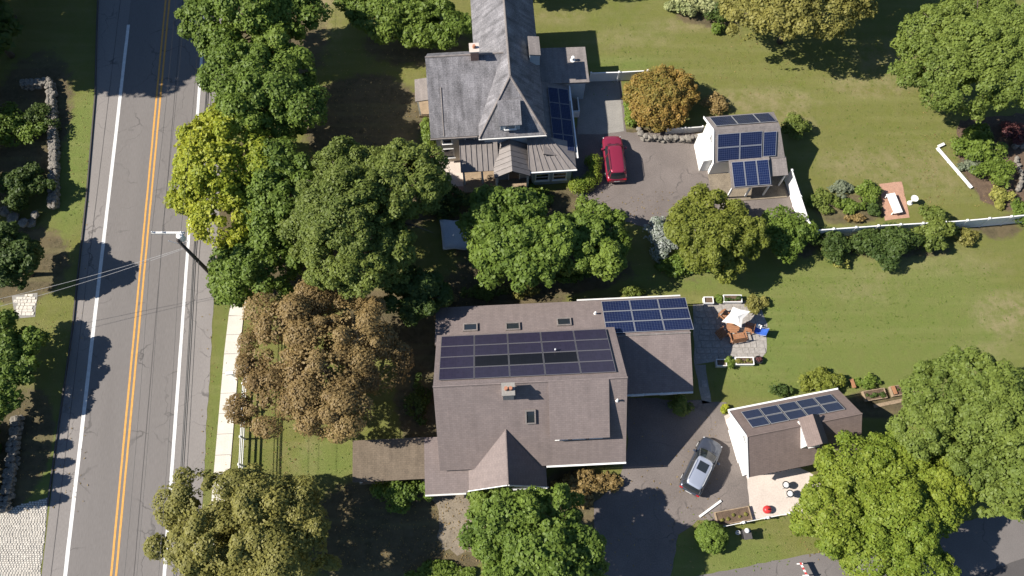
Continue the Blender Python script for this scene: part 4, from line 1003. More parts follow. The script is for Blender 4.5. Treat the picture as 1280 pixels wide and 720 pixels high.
# ------------------------------------------------------------------ fences
def fence(name, label, pts, h, n, style='panel', m='white', group=None, pw=.14):
    """posts (> cap) and between them either solid panels (> rails) or open rails"""
    pts = [Vector(p) for p in pts]
    t = thing(name, label, 'fence', (pts[0].x, pts[0].y, 0), 0, group)
    o = Vector((pts[0].x, pts[0].y, 0))
    L_ = [0]
    for a, b in zip(pts[:-1], pts[1:]): L_.append(L_[-1]+(b-a).length)
    def at(s):
        for i in range(len(pts)-1):
            if s <= L_[i+1] + 1e-6: return pts[i].lerp(pts[i+1], (s-L_[i])/(L_[i+1]-L_[i]))
        return pts[-1]
    ps = [at(L_[-1]*i/n) - o for i in range(n+1)]
    pm = MB().box(-pw/2, pw/2, -pw/2, pw/2, 0, h+.08).mesh('post', M[m]); cm = MB().prism([(-pw*.75,-pw*.75,h+.08),(pw*.75,-pw*.75,h+.08),(pw*.75,pw*.75,h+.08),(-pw*.75,pw*.75,h+.08)],[(-.02,-.02,h+.2),(.02,-.02,h+.2),(.02,.02,h+.2),(-.02,.02,h+.2)]).mesh('post_cap', M[m])
    for p in ps:
        po = obj('post', pm, t); po.location = p; d = (ps[1]-ps[0]); po.rotation_euler = (0,0,math.atan2(d.y,d.x)); obj('post_cap', cm, po)
    for a, b in zip(ps[:-1], ps[1:]):
        d = (b-a).normalized(); a2, b2 = a + d*(pw/2), b - d*(pw/2)
        up = Vector((0,0,1))
        if style == 'panel':
            pan = MB().bar(a2+up*(h*.52), b2+up*(h*.52), .04, h*.9).build('panel', M[m], t)
            MB().bar(a2+up*(h-.03), b2+up*(h-.03), .1, .1).build('rail', M[m], pan); MB().bar(a2+up*.12, b2+up*.12, .08, .12).build('rail', M[m], pan)
            k_ = max(2, int((b2-a2).length/.16)); g = MB(); nn = Vector((-d.y,d.x,0))
            for i in range(1, k_): g.bar(a2.lerp(b2, i/k_)+up*.2-nn*.022, a2.lerp(b2, i/k_)+up*(h*.93)-nn*.022, .018, .012)
            g.build('batten', M[m], pan)
        elif style == 'picket':
            q = MB()
            for z in (h*.25, h*.85): q.bar(a2+up*z, b2+up*z, .04, .1)
            q.build('rail', M[m], t)
            k_ = max(2, int((b2-a2).length/.17)); pk = MB()
            for i in range(k_): pk.bar(a2.lerp(b2, (i+.5)/k_)+up*.08, a2.lerp(b2, (i+.5)/k_)+up*(h*.96), .05, .03)
            pk.build('picket', M[m], t, kind='stuff')
        else:
            for z in ((.3,.68,1.0) if style == 'rail' else (.9,)): MB().bar(a2+up*(h*z), b2+up*(h*z), .05, .15).build('rail', M[m], t)
    return t
fence('rail_fence', 'white three-rail fence along the sidewalk and front lawn', [W(312,452), W(309,487), W(306,560), W(303,620), W(299,690)], 1.15, 7, 'rail')
fence('panel_fence', 'white fence beside the back corner of the grey-roofed house', [W(737,102), W(773,101), W(807,99)], 1.35, 2)
fence('panel_fence', 'short white fence on the wall between orange dome and white garage', [W(832,168), W(876,165)], .9, 2, m='white_dirty')
fence('panel_fence', 'brilliant white board fence running south from the white garage', [W(981,226), W(1002,291)], 1.95, 2)
fence('panel_fence', 'long white boundary fence behind the row of dark shrubs', [W(1006,298), W(1090,292), W(1180,287), W(1260,280), W(1330,272)], 1.65, 12)
fence('picket_fence', 'low white fence beside the planter and concrete apron', [W(896,660), W(940,651), W(986,642)], .8, 3, 'one')
# loose white timbers
def timber(label, a, b, w, h, z=.0, name='timber'):
    a, b = W(*a), W(*b); t = MB(); c = (a+b)/2
    t.bar(a-c+Vector((0,0,h/2+.01+z)), b-c+Vector((0,0,h/2+.01+z)), w, h)
    o = t.build(name, M['white'], bevel=.015); o.location = (c.x, c.y, 0); return tag(o, label, 'timber')
timber('white pole lying at the edge of the driveway by the clipped ball', (874,646), (901,626), .17, .14)
t = thing('low_rail', 'long white low rail with a short angled end on the back lawn', 'rail', W(1172,186))
a, b, c_ = W(1170,186)-W(1172,186), W(1213,236)-W(1172,186), W(1179,181)-W(1172,186)
up = Vector((0,0,.2)); d = (b-a).normalized()
MB().bar(a+up, b+up, .3, .07).build('top_board', M['white'], t); MB().bar(a+up+Vector((.12,.12,.004)), c_+up+Vector((0,0,.004)), .26, .07).build('end_board', M['white'], t)
for k_ in (.05,.35,.65,.95): p = a.lerp(b,k_); MB().box(p.x-.06,p.x+.06,p.y-.06,p.y+.06,0,.165).build('leg', M['white'], t)

# ------------------------------------------------------------------ stone walls
SM = []
for i in range(6):
    rg = random.Random(50+i); q = MB(); q.lathe([(.2,-.22),(.46,-.16),(.55,.02),(.48,.16),(.26,.2)], (0,0,0), 6)
    q.v = [(x*rg.uniform(.7,1.2), y*rg.uniform(.7,1.2), z*rg.uniform(.8,1.15)) for x,y,z in q.v]; SM.append(q.mesh('stone', M['stone']))
def stone_wall(name, label, pts, h, seed, size=.5, layers=2, width=1):
    rg = random.Random(seed); pts = [Vector(p) for p in pts]; t = thing(name, label, 'stone wall', (pts[0].x, pts[0].y, 0)); o0 = pts[0]
    for a, b in zip(pts[:-1], pts[1:]):
        d = b-a; k_ = max(1, int(d.length/(size*.78))); nn = Vector((-d.y,d.x,0)).normalized()
        for lay in range(layers):
            for wd in range(width):
                for i in range(k_):
                    p = a.lerp(b, (i+.5+.4*(lay%2)+rg.uniform(-.15,.15))/k_) - o0 + nn*((wd-(width-1)/2)*size*.7+rg.uniform(-.07,.07))
                    s = obj('stone', rg.choice(SM), t); k2 = size*rg.uniform(.8,1.25)
                    s.location = (p.x, p.y, h*(lay+.5)/layers); s.scale = (k2, k2*rg.uniform(.8,1.1), h/layers*2.6*rg.uniform(.85,1.15)); s.rotation_euler = (rg.uniform(-.12,.12), rg.uniform(-.12,.12), rg.uniform(0,6.3))
    return t
stone_wall('stone_wall', 'tumbled stone retaining wall below the orange-leaved dome', [W(797,160), W(800,172), W(812,176), W(838,175), W(858,177), W(878,172)], .7, 1, .55)
stone_wall('stone_wall', 'L-shaped dry stone wall across the road in deep shade', [W(28,110), W(66,106), W(69,150), W(71,200), W(70,262)], .8, 2, .5, 2, 2)
stone_wall('rock_pile', 'sunlit tan rocks below the clipped yew across the road', [W(4,262), W(22,275), W(36,284), W(48,272)], .8, 3, .95)
stone_wall('stone_wall', 'dark dry stone wall beside the cobbled drive', [W(26,520), W(20,570), W(14,610), W(8,640)], .8, 4, .5, 2, 2)
stone_wall('rock_edging', 'pale stones edging the mulched bed by the plum bush', [W(1262,182), W(1272,186), W(1281,184)], .45, 5, .5, 1)
stone_wall('rock_edging', 'scattered pale stones down the middle of the mulched bed', [W(1268,196), W(1272,210), W(1276,226), W(1270,240)], .35, 6, .4, 1)

# ------------------------------------------------------------------ vehicles
def car(name, label, c, heading, Lc, Wc, Hc, paint, roofpaint, sun=False, van=False):
    t = thing(name, label, 'car', (c.x, c.y, 0), heading)
    hl, hw = Lc/2, Wc/2; belt = .98 if not van else 1.02; hood = .93
    # (x, half width, bottom, top)
    st = [(-hl,.78,.5,.86),(-hl+.1,.9,.36,belt-.02),(-hl+.35,.96,.3,belt),(-hl+.8,.985,.26,belt),(-.6,1.0,.25,belt),(.5,1.0,.25,belt),(hl-1.35,.995,.26,belt-.02),
          (hl-1.1,.985,.26,hood),(hl-.6,.97,.28,hood-.06),(hl-.38,.93,.3,hood-.11),(hl-.2,.85,.34,hood-.18),(hl-.07,.7,.4,.68),(hl,.5,.46,.6)]
    sec = [(1.0,-.0,0),(.97,.0,1)]
    q = MB(); n = 0
    for (x, wf, zb, zt) in st:
        w = hw*wf
        half = [(w*.86,zb),(w*.97,zb+.08),(w,zb+(zt-zb)*.45),(w*.985,zt-.14),(w*.93,zt-.035),(w*.8,zt+.005),(w*.4,zt+.03),(0,zt+.04)]
        ring = [(x,y,z) for y,z in half] + [(x,-y,z) for y,z in reversed(half[:-1])]
        n = len(ring); q.v += ring
    for i in range(len(st)-1):
        for k_ in range(n):
            q.f.append((i*n+k_, (i+1)*n+k_, (i+1)*n+(k_+1)%n, i*n+(k_+1)%n))
    q.f += [tuple(range(n)), tuple(reversed(range((len(st)-1)*n, len(st)*n)))]
    q.build('body', paint, t, smooth=True)
    # cabin: base ring at the belt, roof ring above
    xf, xr = hl-1.2, -hl+.16
    rf, rr = (hl-1.95, -hl+.42) if not van else (hl-1.75, -hl+.36)
    bw, rw = hw*.9, hw*.72; zb = belt+.0; zt = Hc-.05
    B = [(xf,bw*.82),(xf-.35,bw*.98),(-.1,bw),(xr+.4,bw*.98),(xr,bw*.84)]
    T = [(rf,rw*.86),(rf-.25,rw),(-.1,rw*1.02),(rr+.3,rw*.98),(rr,rw*.88)]
    def face(nm, idx, m, parent=t, y0=0.0, y1=1.0):
        mb = MB()
        for s_ in (-1, 1):
            for i in idx:
                a, b = B[i], B[i+1]; c2, d2 = T[i], T[i+1]
                p = [(a[0],a[1]*s_,zb),(b[0],b[1]*s_,zb),(d2[0],d2[1]*s_,zt),(c2[0],c2[1]*s_,zt)]
                yield mb, p, s_
    for s_ in (-1, 1):
        g = MB()
        for i in range(4):
            a, b, c2, d2 = B[i], B[i+1], T[i], T[i+1]
            g.add([(a[0],a[1]*s_,zb-.03),(b[0],b[1]*s_,zb-.03),(d2[0],d2[1]*s_,zt),(c2[0],c2[1]*s_,zt)], [(0,1,2,3)])
        g.build('side_window', M['glass'], t)
        pl = MB()
        for i in (0, 2, 3, 4):
            pl.tube([(B[i][0],B[i][1]*s_*1.005,zb-.02),(T[i][0],T[i][1]*s_*1.01,zt)], [.05,.04], 5)
        pl.build('pillar', paint, t)
        mi = MB().obox((xf-.45, s_*(hw+.1), belt+.08), (1,0,0), (0,1,0), (0,0,1), .09, .11, .075); mi.build('mirror', paint, t, bevel=.03)
        rl = MB().tube([(rf-.35, s_*rw*.9, zt+.07),(rf-.5, s_*rw*.93, zt+.1),(rr+.45, s_*rw*.92, zt+.1),(rr+.3, s_*rw*.88, zt+.06)], .022, 6); rl.build('roof_rail', M['galv' if sun else 'black'], t)
        for x in (hl-.9, -hl+.92):
            ty = MB().lathe([(.2,-.1),(.33,-.1),(.345,-.06),(.345,.06),(.33,.1),(.2,.1)], (0,0,0), 18)
            ty.v = [(a_, c3, b_) for a_, b_, c3 in ty.v]
            ty.v = [(a_+x, b_+s_*(hw-.09), c3+.345) for a_, b_, c3 in ty.v]
            w_ = MB(); w_.v = ty.v; w_.f = ty.f; wo = w_.build('wheel', M['rubber'], t)
            ri = MB().lathe([(.05,-.02),(.22,-.01),(.22,.01),(.05,.02)], (0,0,0), 14); ri.v = [(a_+x, c3+s_*(hw+.012), b_+.345) for a_, b_, c3 in ri.v]; ri.build('rim', M['galv'], wo)
        MB().obox((hl-.26, s_*hw*.74, .7), (1,-s_*.6,-.5), (s_*.6,1,0), (.5,0,1), .04, .13, .04).build('headlight', M['lamp_clear'], t, bevel=.02)
        MB().obox((-hl+.05, s_*hw*.74, .82), (1,s_*.2,0), (0,1,0), (0,0,1), .05, .13, .12).build('tail_light', M['lamp_red'], t, bevel=.02)
    for nm_, i_, sg, e0, e1 in (('windshield', 0, 1, .11, .08), ('rear_window', 4, -1, .07, .06)):
        g = MB(); k_ = 9
        for j in range(k_):
            y = -1 + 2*j/(k_-1); bow = 1 - y*y
            for r_ in range(4):
                f_ = r_/3; x0 = B[i_][0] + sg*(.03 + e0*bow); x1 = T[i_][0] + sg*e1*bow
                g.v.append((x0 + (x1-x0)*f_ + sg*.05*math.sin(math.pi*f_), y*(B[i_][1] + (T[i_][1]-B[i_][1])*f_), zb-.03 + (zt+.02*bow-zb+.03)*f_))
        for j in range(k_-1):
            for r_ in range(3): g.f.append((j*4+r_, (j+1)*4+r_, (j+1)*4+r_+1, j*4+r_+1))
        g.build(nm_, M['glass'], t, smooth=True)
    # crowned roof
    xs = [rr-.05, rr+.15, rr+.5, -.1, rf-.4, rf-.1, rf+.07]; ws_ = [.8, .93, .98, 1.02, 1.0, .93, .82]; r = MB(); m_ = 9
    for x, wf in zip(xs, ws_):
        for j in range(m_):
            y = -1 + 2*j/(m_-1); r.v.append((x, y*rw*wf, zt + .055*(1-abs(y)**2.6) - (.03 if x in (xs[0], xs[-1]) else 0)))
    for i in range(len(xs)-1):
        for j in range(m_-1): r.f.append((i*m_+j, (i+1)*m_+j, (i+1)*m_+j+1, i*m_+j+1))
    ro = r.build('roof', roofpaint, t, smooth=True); sm_ = ro.modifiers.new('thick', 'SOLIDIFY'); sm_.thickness = .03; sm_.offset = -1
    if sun: MB().box(rf-1.05, rf-.3, -rw*.58, rw*.58, zt+.045, zt+.066).build('sunroof', M['glass'], ro, bevel=.02)
    MB().box(-hl-.012, -hl+.02, -.26, .26, .58, .7).build('licence_plate', M['white'], t)
    for s_ in (-1, 1): MB().tube([(hl-1.0, s_*.2, hood+.05),(hl-1.08, s_*.55, hood+.1)], .012, 5).build('wiper', M['black'], t)
    return t
d = W(893,548) - W(862,612)
cS = W(877,582,.75)
car('parked_car', 'dark grey car with sunroof, sky sheen painted on its roof, parked on the driveway', Vector((cS.x, cS.y, 0)), math.atan2(d.y, d.x), 4.75, 1.9, 1.66, M['car_grey'], M['car_sky_sheen'], True)
cR = W(768,197,.8)
car('parked_car', 'red van-like car parked beside the grey-roofed house', Vector((cR.x, cR.y, 0)), R_(90+3.5), 4.85, 1.92, 1.78, M['car_red'], M['car_red'], False, True)

# ------------------------------------------------------------------ utility pole and its wires
pb = W(274,353)
up_ = thing('utility_pole', 'wooden utility pole with white crossarm over the road edge', 'utility pole', (pb.x, pb.y, 0))
PH = 9.0
MB().tube([(0,0,0),(0,0,3),(0,0,6),(0,0,PH)], [.19,.17,.15,.12], 10).build('pole', M['pole'], up_, smooth=True)
ca = [W(190,291.5,PH-.1)-pb, W(231,291.5,PH-.1)-pb]; ca = [Vector((p.x,p.y,PH-.05)) for p in ca]
cam_dir = (ca[1]-ca[0]).normalized()
MB().bar(ca[0], ca[1], .17, .16).build('crossarm', M['white_dirty'], up_)
for s_ in (-1, 1): MB().bar((0,0,PH-.9), Vector((0,0,PH-.1)) + cam_dir*(s_*.75), .05, .05).build('brace', M['galv'], up_)
ins = [ca[0].lerp(ca[1], k_) for k_ in (.04,.36,.93)]
for p in ins: MB().lathe([(.03,.05),(.06,.1),(.04,.16),(.07,.2),(.03,.27)], p, 8).build('insulator', M['white'], up_)
tr_ = MB().lathe([(.05,-.35),(.26,-.33),(.27,.3),(.23,.36),(.1,.4)], Vector((.12,.36,PH-.25)), 14).build('transformer', M['white'], up_, smooth=False)
MB().lathe([(.03,0),(.05,.05),(.03,.12)], Vector((.18,.36,PH+.15)), 8).build('bushing', M['galv'], tr_)
def wire(label, a, d, n, z, sag, m, r, name='overhead_wire', both=True, group=None):
    """a wire through point a along direction d, spans of 40 m"""
    q = MB(); a = Vector(a)
    pts = []
    for k_ in range(-10, 11):
        s_ = k_/10; x = s_*42
        pts.append(Vector((d.x*x, d.y*x, z - sag*4*abs(s_)*(1-abs(s_)))))
    q.tube(pts, r, 5); o = q.build(name, m); o.location = (a.x, a.y, 0); tag(o, label, 'wire', group); return o
for p, lab in zip(ins, ('overhead power wire on the crossarm end over the yellow line','overhead power wire mid-crossarm over the near lane','overhead power wire on the crossarm end near the trees')):
    wire(lab, pb+p, rdir, 1, PH+.2, .6, M['wire'], .011)
for i, dx in enumerate((-.22,-.08,.1,.26)):
    wire('thick black cable of the low bundle along the road edge', pb+rnor*(dx-.1), rdir, 1, 5.1+.12*(i%3), .35, M['wire'], .042 if i in (1,2) else .026, 'overhead_cable', group='black cables low on the utility pole')
for i in range(2):
    a = pb + Vector((0,.1*i,0)); b = W(-60, 390+10*i, 5); q = MB(); pts = []
    for k_ in range(17):
        s_ = k_/16; p = Vector((a.x,a.y,7.6-.3*i)).lerp(Vector((b.x,b.y,5.5-.2*i)), s_); p.z -= 1.2*4*s_*(1-s_)*.5; pts.append(p-Vector((a.x,a.y,0)))
    q.tube(pts, .013, 5); o = q.build('service_wire', M['wire_grey']); o.location = (a.x, a.y, 0)
    tag(o, 'pale service wire crossing the road from the utility pole', 'wire', 'service wires across the road')

# ------------------------------------------------------------------ patio furniture
def chair(name, label, px, py, face, m='wood', seat='wood', wide=.62, group=None):
    c = W(px, py, .4); t = thing(name, label, 'chair', (c.x, c.y, 0), face, group); hw = wide/2
    for i in range(5): MB().box(-.3+.125*i, -.3+.125*i+.105, -hw, hw, .38, .41).build('seat_slat', M[seat], t)
    nb = max(4, int(wide/.15))
    for i in range(nb):
        y = -hw + (i+.5)*wide/nb; MB().obox((-.42, y, .7), (.28,0,1), (0,1,0), (-1,0,.28), .36, wide/nb*.42, .012).build('back_slat', M[seat], t)
    for s_ in (-1, 1):
        MB().box(-.45, .36, s_*(hw+.06)-.06, s_*(hw+.06)+.06, .6, .63).build('armrest', M[m], t)
        for x in (.28, -.36): MB().box(x-.035, x+.035, s_*(hw+.06)-.03, s_*(hw+.06)+.03, 0, .6).build('leg', M[m], t)
    return t
chair('patio_chair', 'cedar chair at the house side of the patio umbrella', 906, 395, R_(-45))
chair('patio_chair', 'dark cedar chair half in the house shadow on the patio', 903, 416, R_(35))
chair('patio_bench', 'wide cedar bench seat south of the patio umbrella', 922, 421, R_(100), wide=1.25)
chair('patio_chair', 'cedar chair between the umbrella and the blue folding chair', 936, 410, R_(160))
# low round table
tp = W(916,409,.45); tt = thing('patio_table', 'low round cedar table under the white umbrella', 'table', (tp.x, tp.y, 0))
for i in range(7):
    y = -.45 + .15*i; hw = math.sqrt(max(.02, .55**2 - y*y)); MB().box(-hw, hw, y-.068, y+.068, .5, .53).build('table_slat', M['wood'], tt)
for a in range(4): MB().bar((.38*math.cos(a*1.57+.78), .38*math.sin(a*1.57+.78), 0), (.3*math.cos(a*1.57+.78), .3*math.sin(a*1.57+.78), .5), .06, .06).build('leg', M['wood'], tt)
# white umbrella: pointed canopy with deep scallops, leaning
uc = W(921,396,2.2); ub = thing('patio_umbrella', 'white pointed patio umbrella over the cedar chairs', 'umbrella', (uc.x, uc.y, 0))
q = MB(); n_ = 8; tilt = Matrix.Rotation(R_(16), 3, 'X') @ Matrix.Rotation(R_(-10), 3, 'Y')
rad = [1.2,.62,.85,.6,1.3,.66,1.0,.5]; ring = []
for i in range(n_):
    a = i*2*math.pi/n_ + .35; ring.append(Vector((rad[i]*math.cos(a), rad[i]*math.sin(a), -.5*rad[i]/1.4)))
vs = [Vector((0,0,.12))] + [Vector((.5*p.x,.5*p.y,.5*p.z+.03)) for p in ring] + ring
vs = [tilt @ p + Vector((0,0,2.35)) for p in vs]
q.add(vs, [(0,1+i,1+(i+1)%n_) for i in range(n_)] + [(1+i,1+n_+i,1+n_+(i+1)%n_,1+(i+1)%n_) for i in range(n_)])
co = q.build('canopy', M['canvas'], ub); md = co.modifiers.new('thick','SOLIDIFY'); md.thickness = .015
MB().tube([(0,0,0),(0,0,2.45)], .025, 8).build('pole', M['wood'], ub)
MB().lathe([(.28,0),(.28,.06),(.06,.1),(.05,.3)], (0,0,0), 14).build('base', M['black'], ub)
for i in range(0, n_, 2): MB().bar(vs[0]-Vector((0,0,.05)), vs[1+n_+i]-Vector((0,0,.03)), .02, .02).build('rib', M['wood'], ub)
# blue folding chair with white towel
bc = W(949,413,.5); b_ = thing('folding_chair', 'blue cloth folding chair with a white towel on the patio', 'chair', (bc.x, bc.y, 0), R_(150))
MB().add([(-.3,-.35,.42),(.35,-.35,.5),(.35,.35,.5),(-.3,.35,.42),(0,0,.36)], [(0,1,4),(1,2,4),(2,3,4),(3,0,4)]).build('seat', M['blue_cloth'], b_)
MB().add([(-.3,-.35,.42),(-.3,.35,.42),(-.62,.38,1.0),(-.62,-.38,1.0),(-.5,0,.7)], [(0,1,4),(1,2,4),(2,3,4),(3,0,4)]).build('backrest', M['blue_cloth'], b_)
MB().slab([(-.05,-.5,.56),(.4,-.45,.55),(.4,-.15,.54),(-.05,-.15,.54)], .03).build('towel', M['canvas'], b_)
for a, b in (((.35,-.35,.5),(-.4,-.35,0)),((.35,.35,.5),(-.4,.35,0)),((-.62,-.38,1.0),(.35,-.35,0)),((-.62,.38,1.0),(.35,.35,0))): MB().tube([a,b], .015, 6).build('leg', M['galv'], b_)
# planters
def planter(label, px, py, lx, ly, h, m, pal, rz=0, name='planter', soil=True, group=None):
    c = W(px, py, h); t = thing(name, label, 'planter', (c.x, c.y, 0), rz, group); k_ = ppm(py); a, b = lx/k_/2, ly/k_/2; e = .07
    q = MB(); q.box(-a,a,-b,-b+e,0,h); q.box(-a,a,b-e,b,0,h); q.box(-a,-a+e,-b+e,b-e,0,h); q.box(a-e,a,-b+e,b-e,0,h); q.build('box', M[m], t)
    MB().box(-a+e,a-e,-b+e,b-e,.02,h*.82).build('soil', M['mulch'], t)
    if pal:
        TS[0] += 1
        cen = [(x, random.Random(i+TS[0]).uniform(-b*.3,b*.3), .03) for i, x in enumerate(np.linspace(-a*.7, a*.7, 5))]
        f = obj('plant', leaf_mesh('plant', TS[0], (a,b,.2), L[pal], 500, .11, min(.16, b*.5), centers=cen), t); f.location = (0,0,h*.85)
    return t
planter('white planter box at the house end of the northern patio row', 886, 375, 12, 9, .5, 'white', None)
planter('long white planter with dark plants on the northern patio edge', 916, 373, 23, 10, .5, 'white', 'dark')
planter('shaded white planter box beside the stone path', 902, 453, 13, 9, .5, 'white_dirty', None)
planter('long white planter with green plants on the southern patio edge', 931, 451, 23, 10, .5, 'white', 'olive')
pt = W(948,450,.3); po = thing('pot', 'dark round pot with plant at the end of southern planters', 'pot', (pt.x,pt.y,0)); MB().lathe([(.22,0),(.34,.35),(.36,.4),(.3,.4),(.28,.32)], (0,0,0), 14).build('bowl', M['black'], po)
f = obj('plant', leaf_mesh('plant', 911, (.3,.3,.2), L['plum'], 350, .12, .16, centers=[(0,0,.1),(.12,.05,.08),(-.1,.08,.08)]), po); f.location = (0,0,.38)
planter('weathered timber bed of lettuces by the low white fence', 917, 645, 44, 17, .35, 'wood_grey', 'olive', R_(10), 'raised_bed')
planter('timber raised bed beside the tree end of the bed row', 1128, 487, 28, 13, .35, 'wood_grey', 'dark', R_(9), 'raised_bed')
planter('timber raised bed nearest the small garage in the bed row', 1094, 493, 28, 13, .35, 'wood_grey', 'dark', R_(9), 'raised_bed')
for lab, x0, y0, x1, y1 in (('pale plank leaning by the vegetable plants', 1062, 475, 1066, 486), ('pale plank lying between the two timber beds', 1113, 484, 1117, 494)):
    o = timber(lab, (x0,y0), (x1,y1), .3, .08, .3 if x0 < 1100 else .38, 'plank'); o.data.materials[0] = M['wood']
o = timber('long weathered board in front of the raised beds', (1092,508), (1140,498), .3, .06, 0, 'plank'); o.data.materials[0] = M['wood_grey']

# ------------------------------------------------------------------ small yard things
# white bench on the brick terrace
wb = W(1118,254,.5); t = thing('garden_bench', 'long white bench standing on the brick terrace', 'bench', (wb.x, wb.y, 0), R_(11))
for i in range(4): MB().box(-.42+.21*i, -.42+.21*i+.19, -1.0, 1.0, .5, .54).build('slat', M['white'], t)
for x in (-.36,.36):
    for y in (-.85,.85): MB().box(x-.05,x+.05,y-.05,y+.05,0,.5).build('leg', M['white'], t)
# white birdbath column
bp = W(1137,254); t = thing('birdbath', 'white birdbath column standing alone on the lawn', 'birdbath', (bp.x,bp.y,0))
MB().lathe([(.24,0),(.24,.08),(.13,.16),(.1,.4),(.13,.72),(.16,.8)], (0,0,0), 14).build('pedestal', M['white'], t, smooth=False)
MB().lathe([(.12,.8),(.3,.88),(.33,.98),(.29,.98),(.2,.92)], (0,0,0), 16).build('basin', M['white'], t)
# kettle grills on the apron
for i, (x, y, lab) in enumerate(((983,606,'white-lidded black kettle grill on the apron, farther from the fence'),(988,617,'white-lidded black kettle grill on the apron, nearer the fence'))):
    c = W(x, y, .8); t = thing('kettle_grill', lab, 'grill', (c.x,c.y,0))
    MB().lathe([(.08,.5),(.24,.58),(.3,.75),(.3,.78)], (0,0,0), 16).build('bowl', M['black'], t, smooth=True)
    MB().lathe([(.23,.785),(.21,.9),(.14,.97),(.03,1.0)], (0,0,0), 16).build('lid', M['white'], t, smooth=True)
    for a in range(3): MB().tube([(.1*math.cos(a*2.1),.1*math.sin(a*2.1),.55),(.3*math.cos(a*2.1),.3*math.sin(a*2.1),0)], .015, 6).build('leg', M['galv'], t)
# wheelie bin with white lid, and a white bucket beside it
c = W(932,668,.5); t = thing('wheeled_bin', 'black wheeled bin with a white bag on top, by the lawn', 'bin', (c.x,c.y,0), R_(8))
MB().prism([(-.25,-.3,.08),(.25,-.3,.08),(.25,.3,.08),(-.25,.3,.08)], [(-.3,-.36,.95),(.3,-.36,.95),(.3,.36,.95),(-.3,.36,.95)]).build('tub', M['black'], t)
MB().slab([(-.32,-.4,1.02),(.32,-.4,1.02),(.32,.38,1.06),(-.32,.38,1.06)], .07).build('lid', M['asphalt_dark'], t, bevel=.02)
MB().lathe([(.1,1.04),(.2,1.1),(.18,1.24),(.06,1.32)], (0,.25,0), 9).build('bag', M['white'], t, smooth=True)
for s_ in (-1,1): MB().tube([(s_*.22,.32,.1),(s_*.28,.32,.1)], .1, 10).build('wheel', M['rubber'], t)
c = W(921,666); t = thing('bucket', 'small white bucket beside the black bin', 'bucket', (c.x,c.y,0)); MB().lathe([(.13,0),(.17,.34),(.18,.36),(.15,.36),(.12,.05)], (0,0,0), 12).build('pail', M['white'], t); MB().tube([(-.17,0,.34),(-.12,0,.44),(.12,0,.44),(.17,0,.34)], .01, 5).build('handle', M['galv'], t)
c = W(959,637,.3); t = thing('fire_pit', 'round red drum stove by the low white fence', 'stove', (c.x,c.y,0)); MB().lathe([(.2,0),(.3,.1),(.32,.4),(.27,.5),(.1,.56)], (0,0,0), 14).build('drum', M['red'], t, smooth=True); MB().lathe([(.05,.55),(.05,.7)], (0,0,0), 8).build('knob', M['black'], t)
# red and white striped sign board by the street
c = W(1000,712); t = thing('street_sign', 'red and white barrier board standing by the side street', 'sign', (c.x,c.y,0), R_(-68))
for x in (-.45,.45): MB().box(x-.04,x+.04,-.03,.03,0,1.2).build('post', M['white'], t)
for i in range(6): MB().box(-.55+.185*i, -.55+.185*(i+1)-.002, -.05, -.03, .75, 1.15).build('stripe', M['red' if i % 2 == 0 else 'white'], t)
# mailbox at the end of the sidewalk fence
c = W(294,471); t = thing('mailbox', 'white mailbox on a post at the end of the rail fence', 'mailbox', (c.x,c.y,0), R_(6))
MB().box(-.06,.06,-.06,.06,0,1.05).build('post', M['white'], t); MB().prism([(-.38,-.12,1.05),(.3,-.12,1.05),(.3,.12,1.05),(-.38,.12,1.05)], [(-.38,-.11,1.3),(.3,-.11,1.3),(.3,.11,1.3),(-.38,.11,1.3)]).build('box', M['white'], t, bevel=.03)
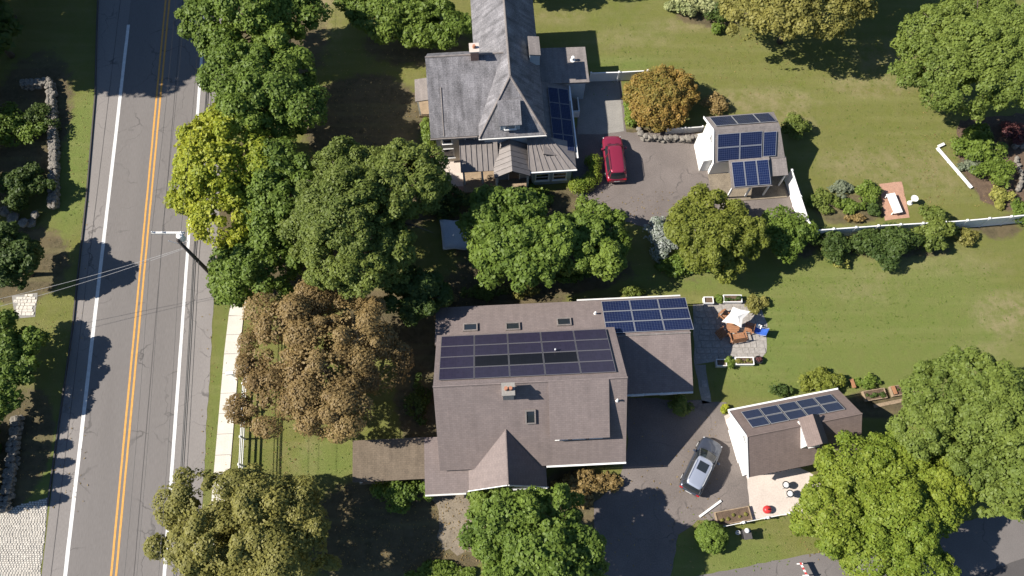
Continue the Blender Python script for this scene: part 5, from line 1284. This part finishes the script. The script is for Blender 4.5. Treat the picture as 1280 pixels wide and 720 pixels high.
# pale tarpaulin between the trees
q = MB(); rg = random.Random(9); pts = [W(553,279),(W(580,279)),W(586,310),W(560,318),W(549,300)]
c = W(567,297); n_ = 7
for i in range(n_):
    for j in range(n_):
        p = W(551+31*i/(n_-1)+3*j/(n_-1), 279+35*j/(n_-1), 0) - c; q.v.append((p.x, p.y, .25 + .12*math.sin(i*1.3+j*.7)+rg.uniform(0,.06)))
for i in range(n_-1):
    for j in range(n_-1): q.f.append((i*n_+j, (i+1)*n_+j, (i+1)*n_+j+1, i*n_+j+1))
o = q.build('tarpaulin', M['tarp'], smooth=True); md = o.modifiers.new('thick','SOLIDIFY'); md.thickness = .3; md.offset = -1; o.location = (c.x,c.y,0.08); tag(o, 'pale grey tarpaulin heap on the ground between the trees', 'tarpaulin')

# ------------------------------------------------------------------ litter and weeds: countless small leaves on the ground
def scatter(name, label, cat, regions, size, m, seed, z=.02):
    rg = np.random.default_rng(seed); P = []
    for (x0, y0, x1, y1, n) in regions:
        for x, y in zip(rg.uniform(x0, x1, n), rg.uniform(y0, y1, n)):
            w = W(x, y); P.append((w.x, w.y))
    P = np.array(P); n = len(P); s_ = size*rg.uniform(.5, 1.4, n); a = rg.uniform(0, 6.28, n); co = []
    q = MB()
    for i in range(n):
        c, d = math.cos(a[i])*s_[i], math.sin(a[i])*s_[i]; x, y = P[i]; t_ = rg.uniform(0, .05, 4)
        b = len(q.v); q.v += [(x+c, y+d, z+t_[0]), (x-d*.5, y+c*.5, z+t_[1]), (x-c, y-d, z+t_[2]), (x+d*.5, y-c*.5, z+t_[3])]; q.f.append((b, b+1, b+2, b+3))
    me = q.mesh(name, m); at = me.attributes.new('tint', 'FLOAT', 'FACE'); at.data.foreach_set('value', rg.random(n).astype(np.float32))
    o = obj(name, me, kind='stuff'); o['label'] = label; o['category'] = cat
scatter('fallen_leaves', 'dry fallen leaves strewn on the ground under the trees', 'leaves', [(380,60,540,260,900),(420,600,600,715,900),(500,330,620,400,250),(0,60,110,640,500),(740,240,900,345,300),(740,520,900,715,160),(1000,590,1120,700,200),(250,380,400,620,250),(900,20,1150,120,300),(1120,140,1280,260,250)], .07, L['russet'], 5, .03)
scatter('lawn_weeds', 'clover and broad-leaved weeds scattered through the lawns', 'weeds', [(740,30,1180,120,500),(1000,120,1200,225,400),(960,330,1280,440,700),(880,460,1050,490,100),(310,490,440,600,150),(840,640,990,715,120),(75,130,112,280,80)], .075, L['lime'], 6, .02)
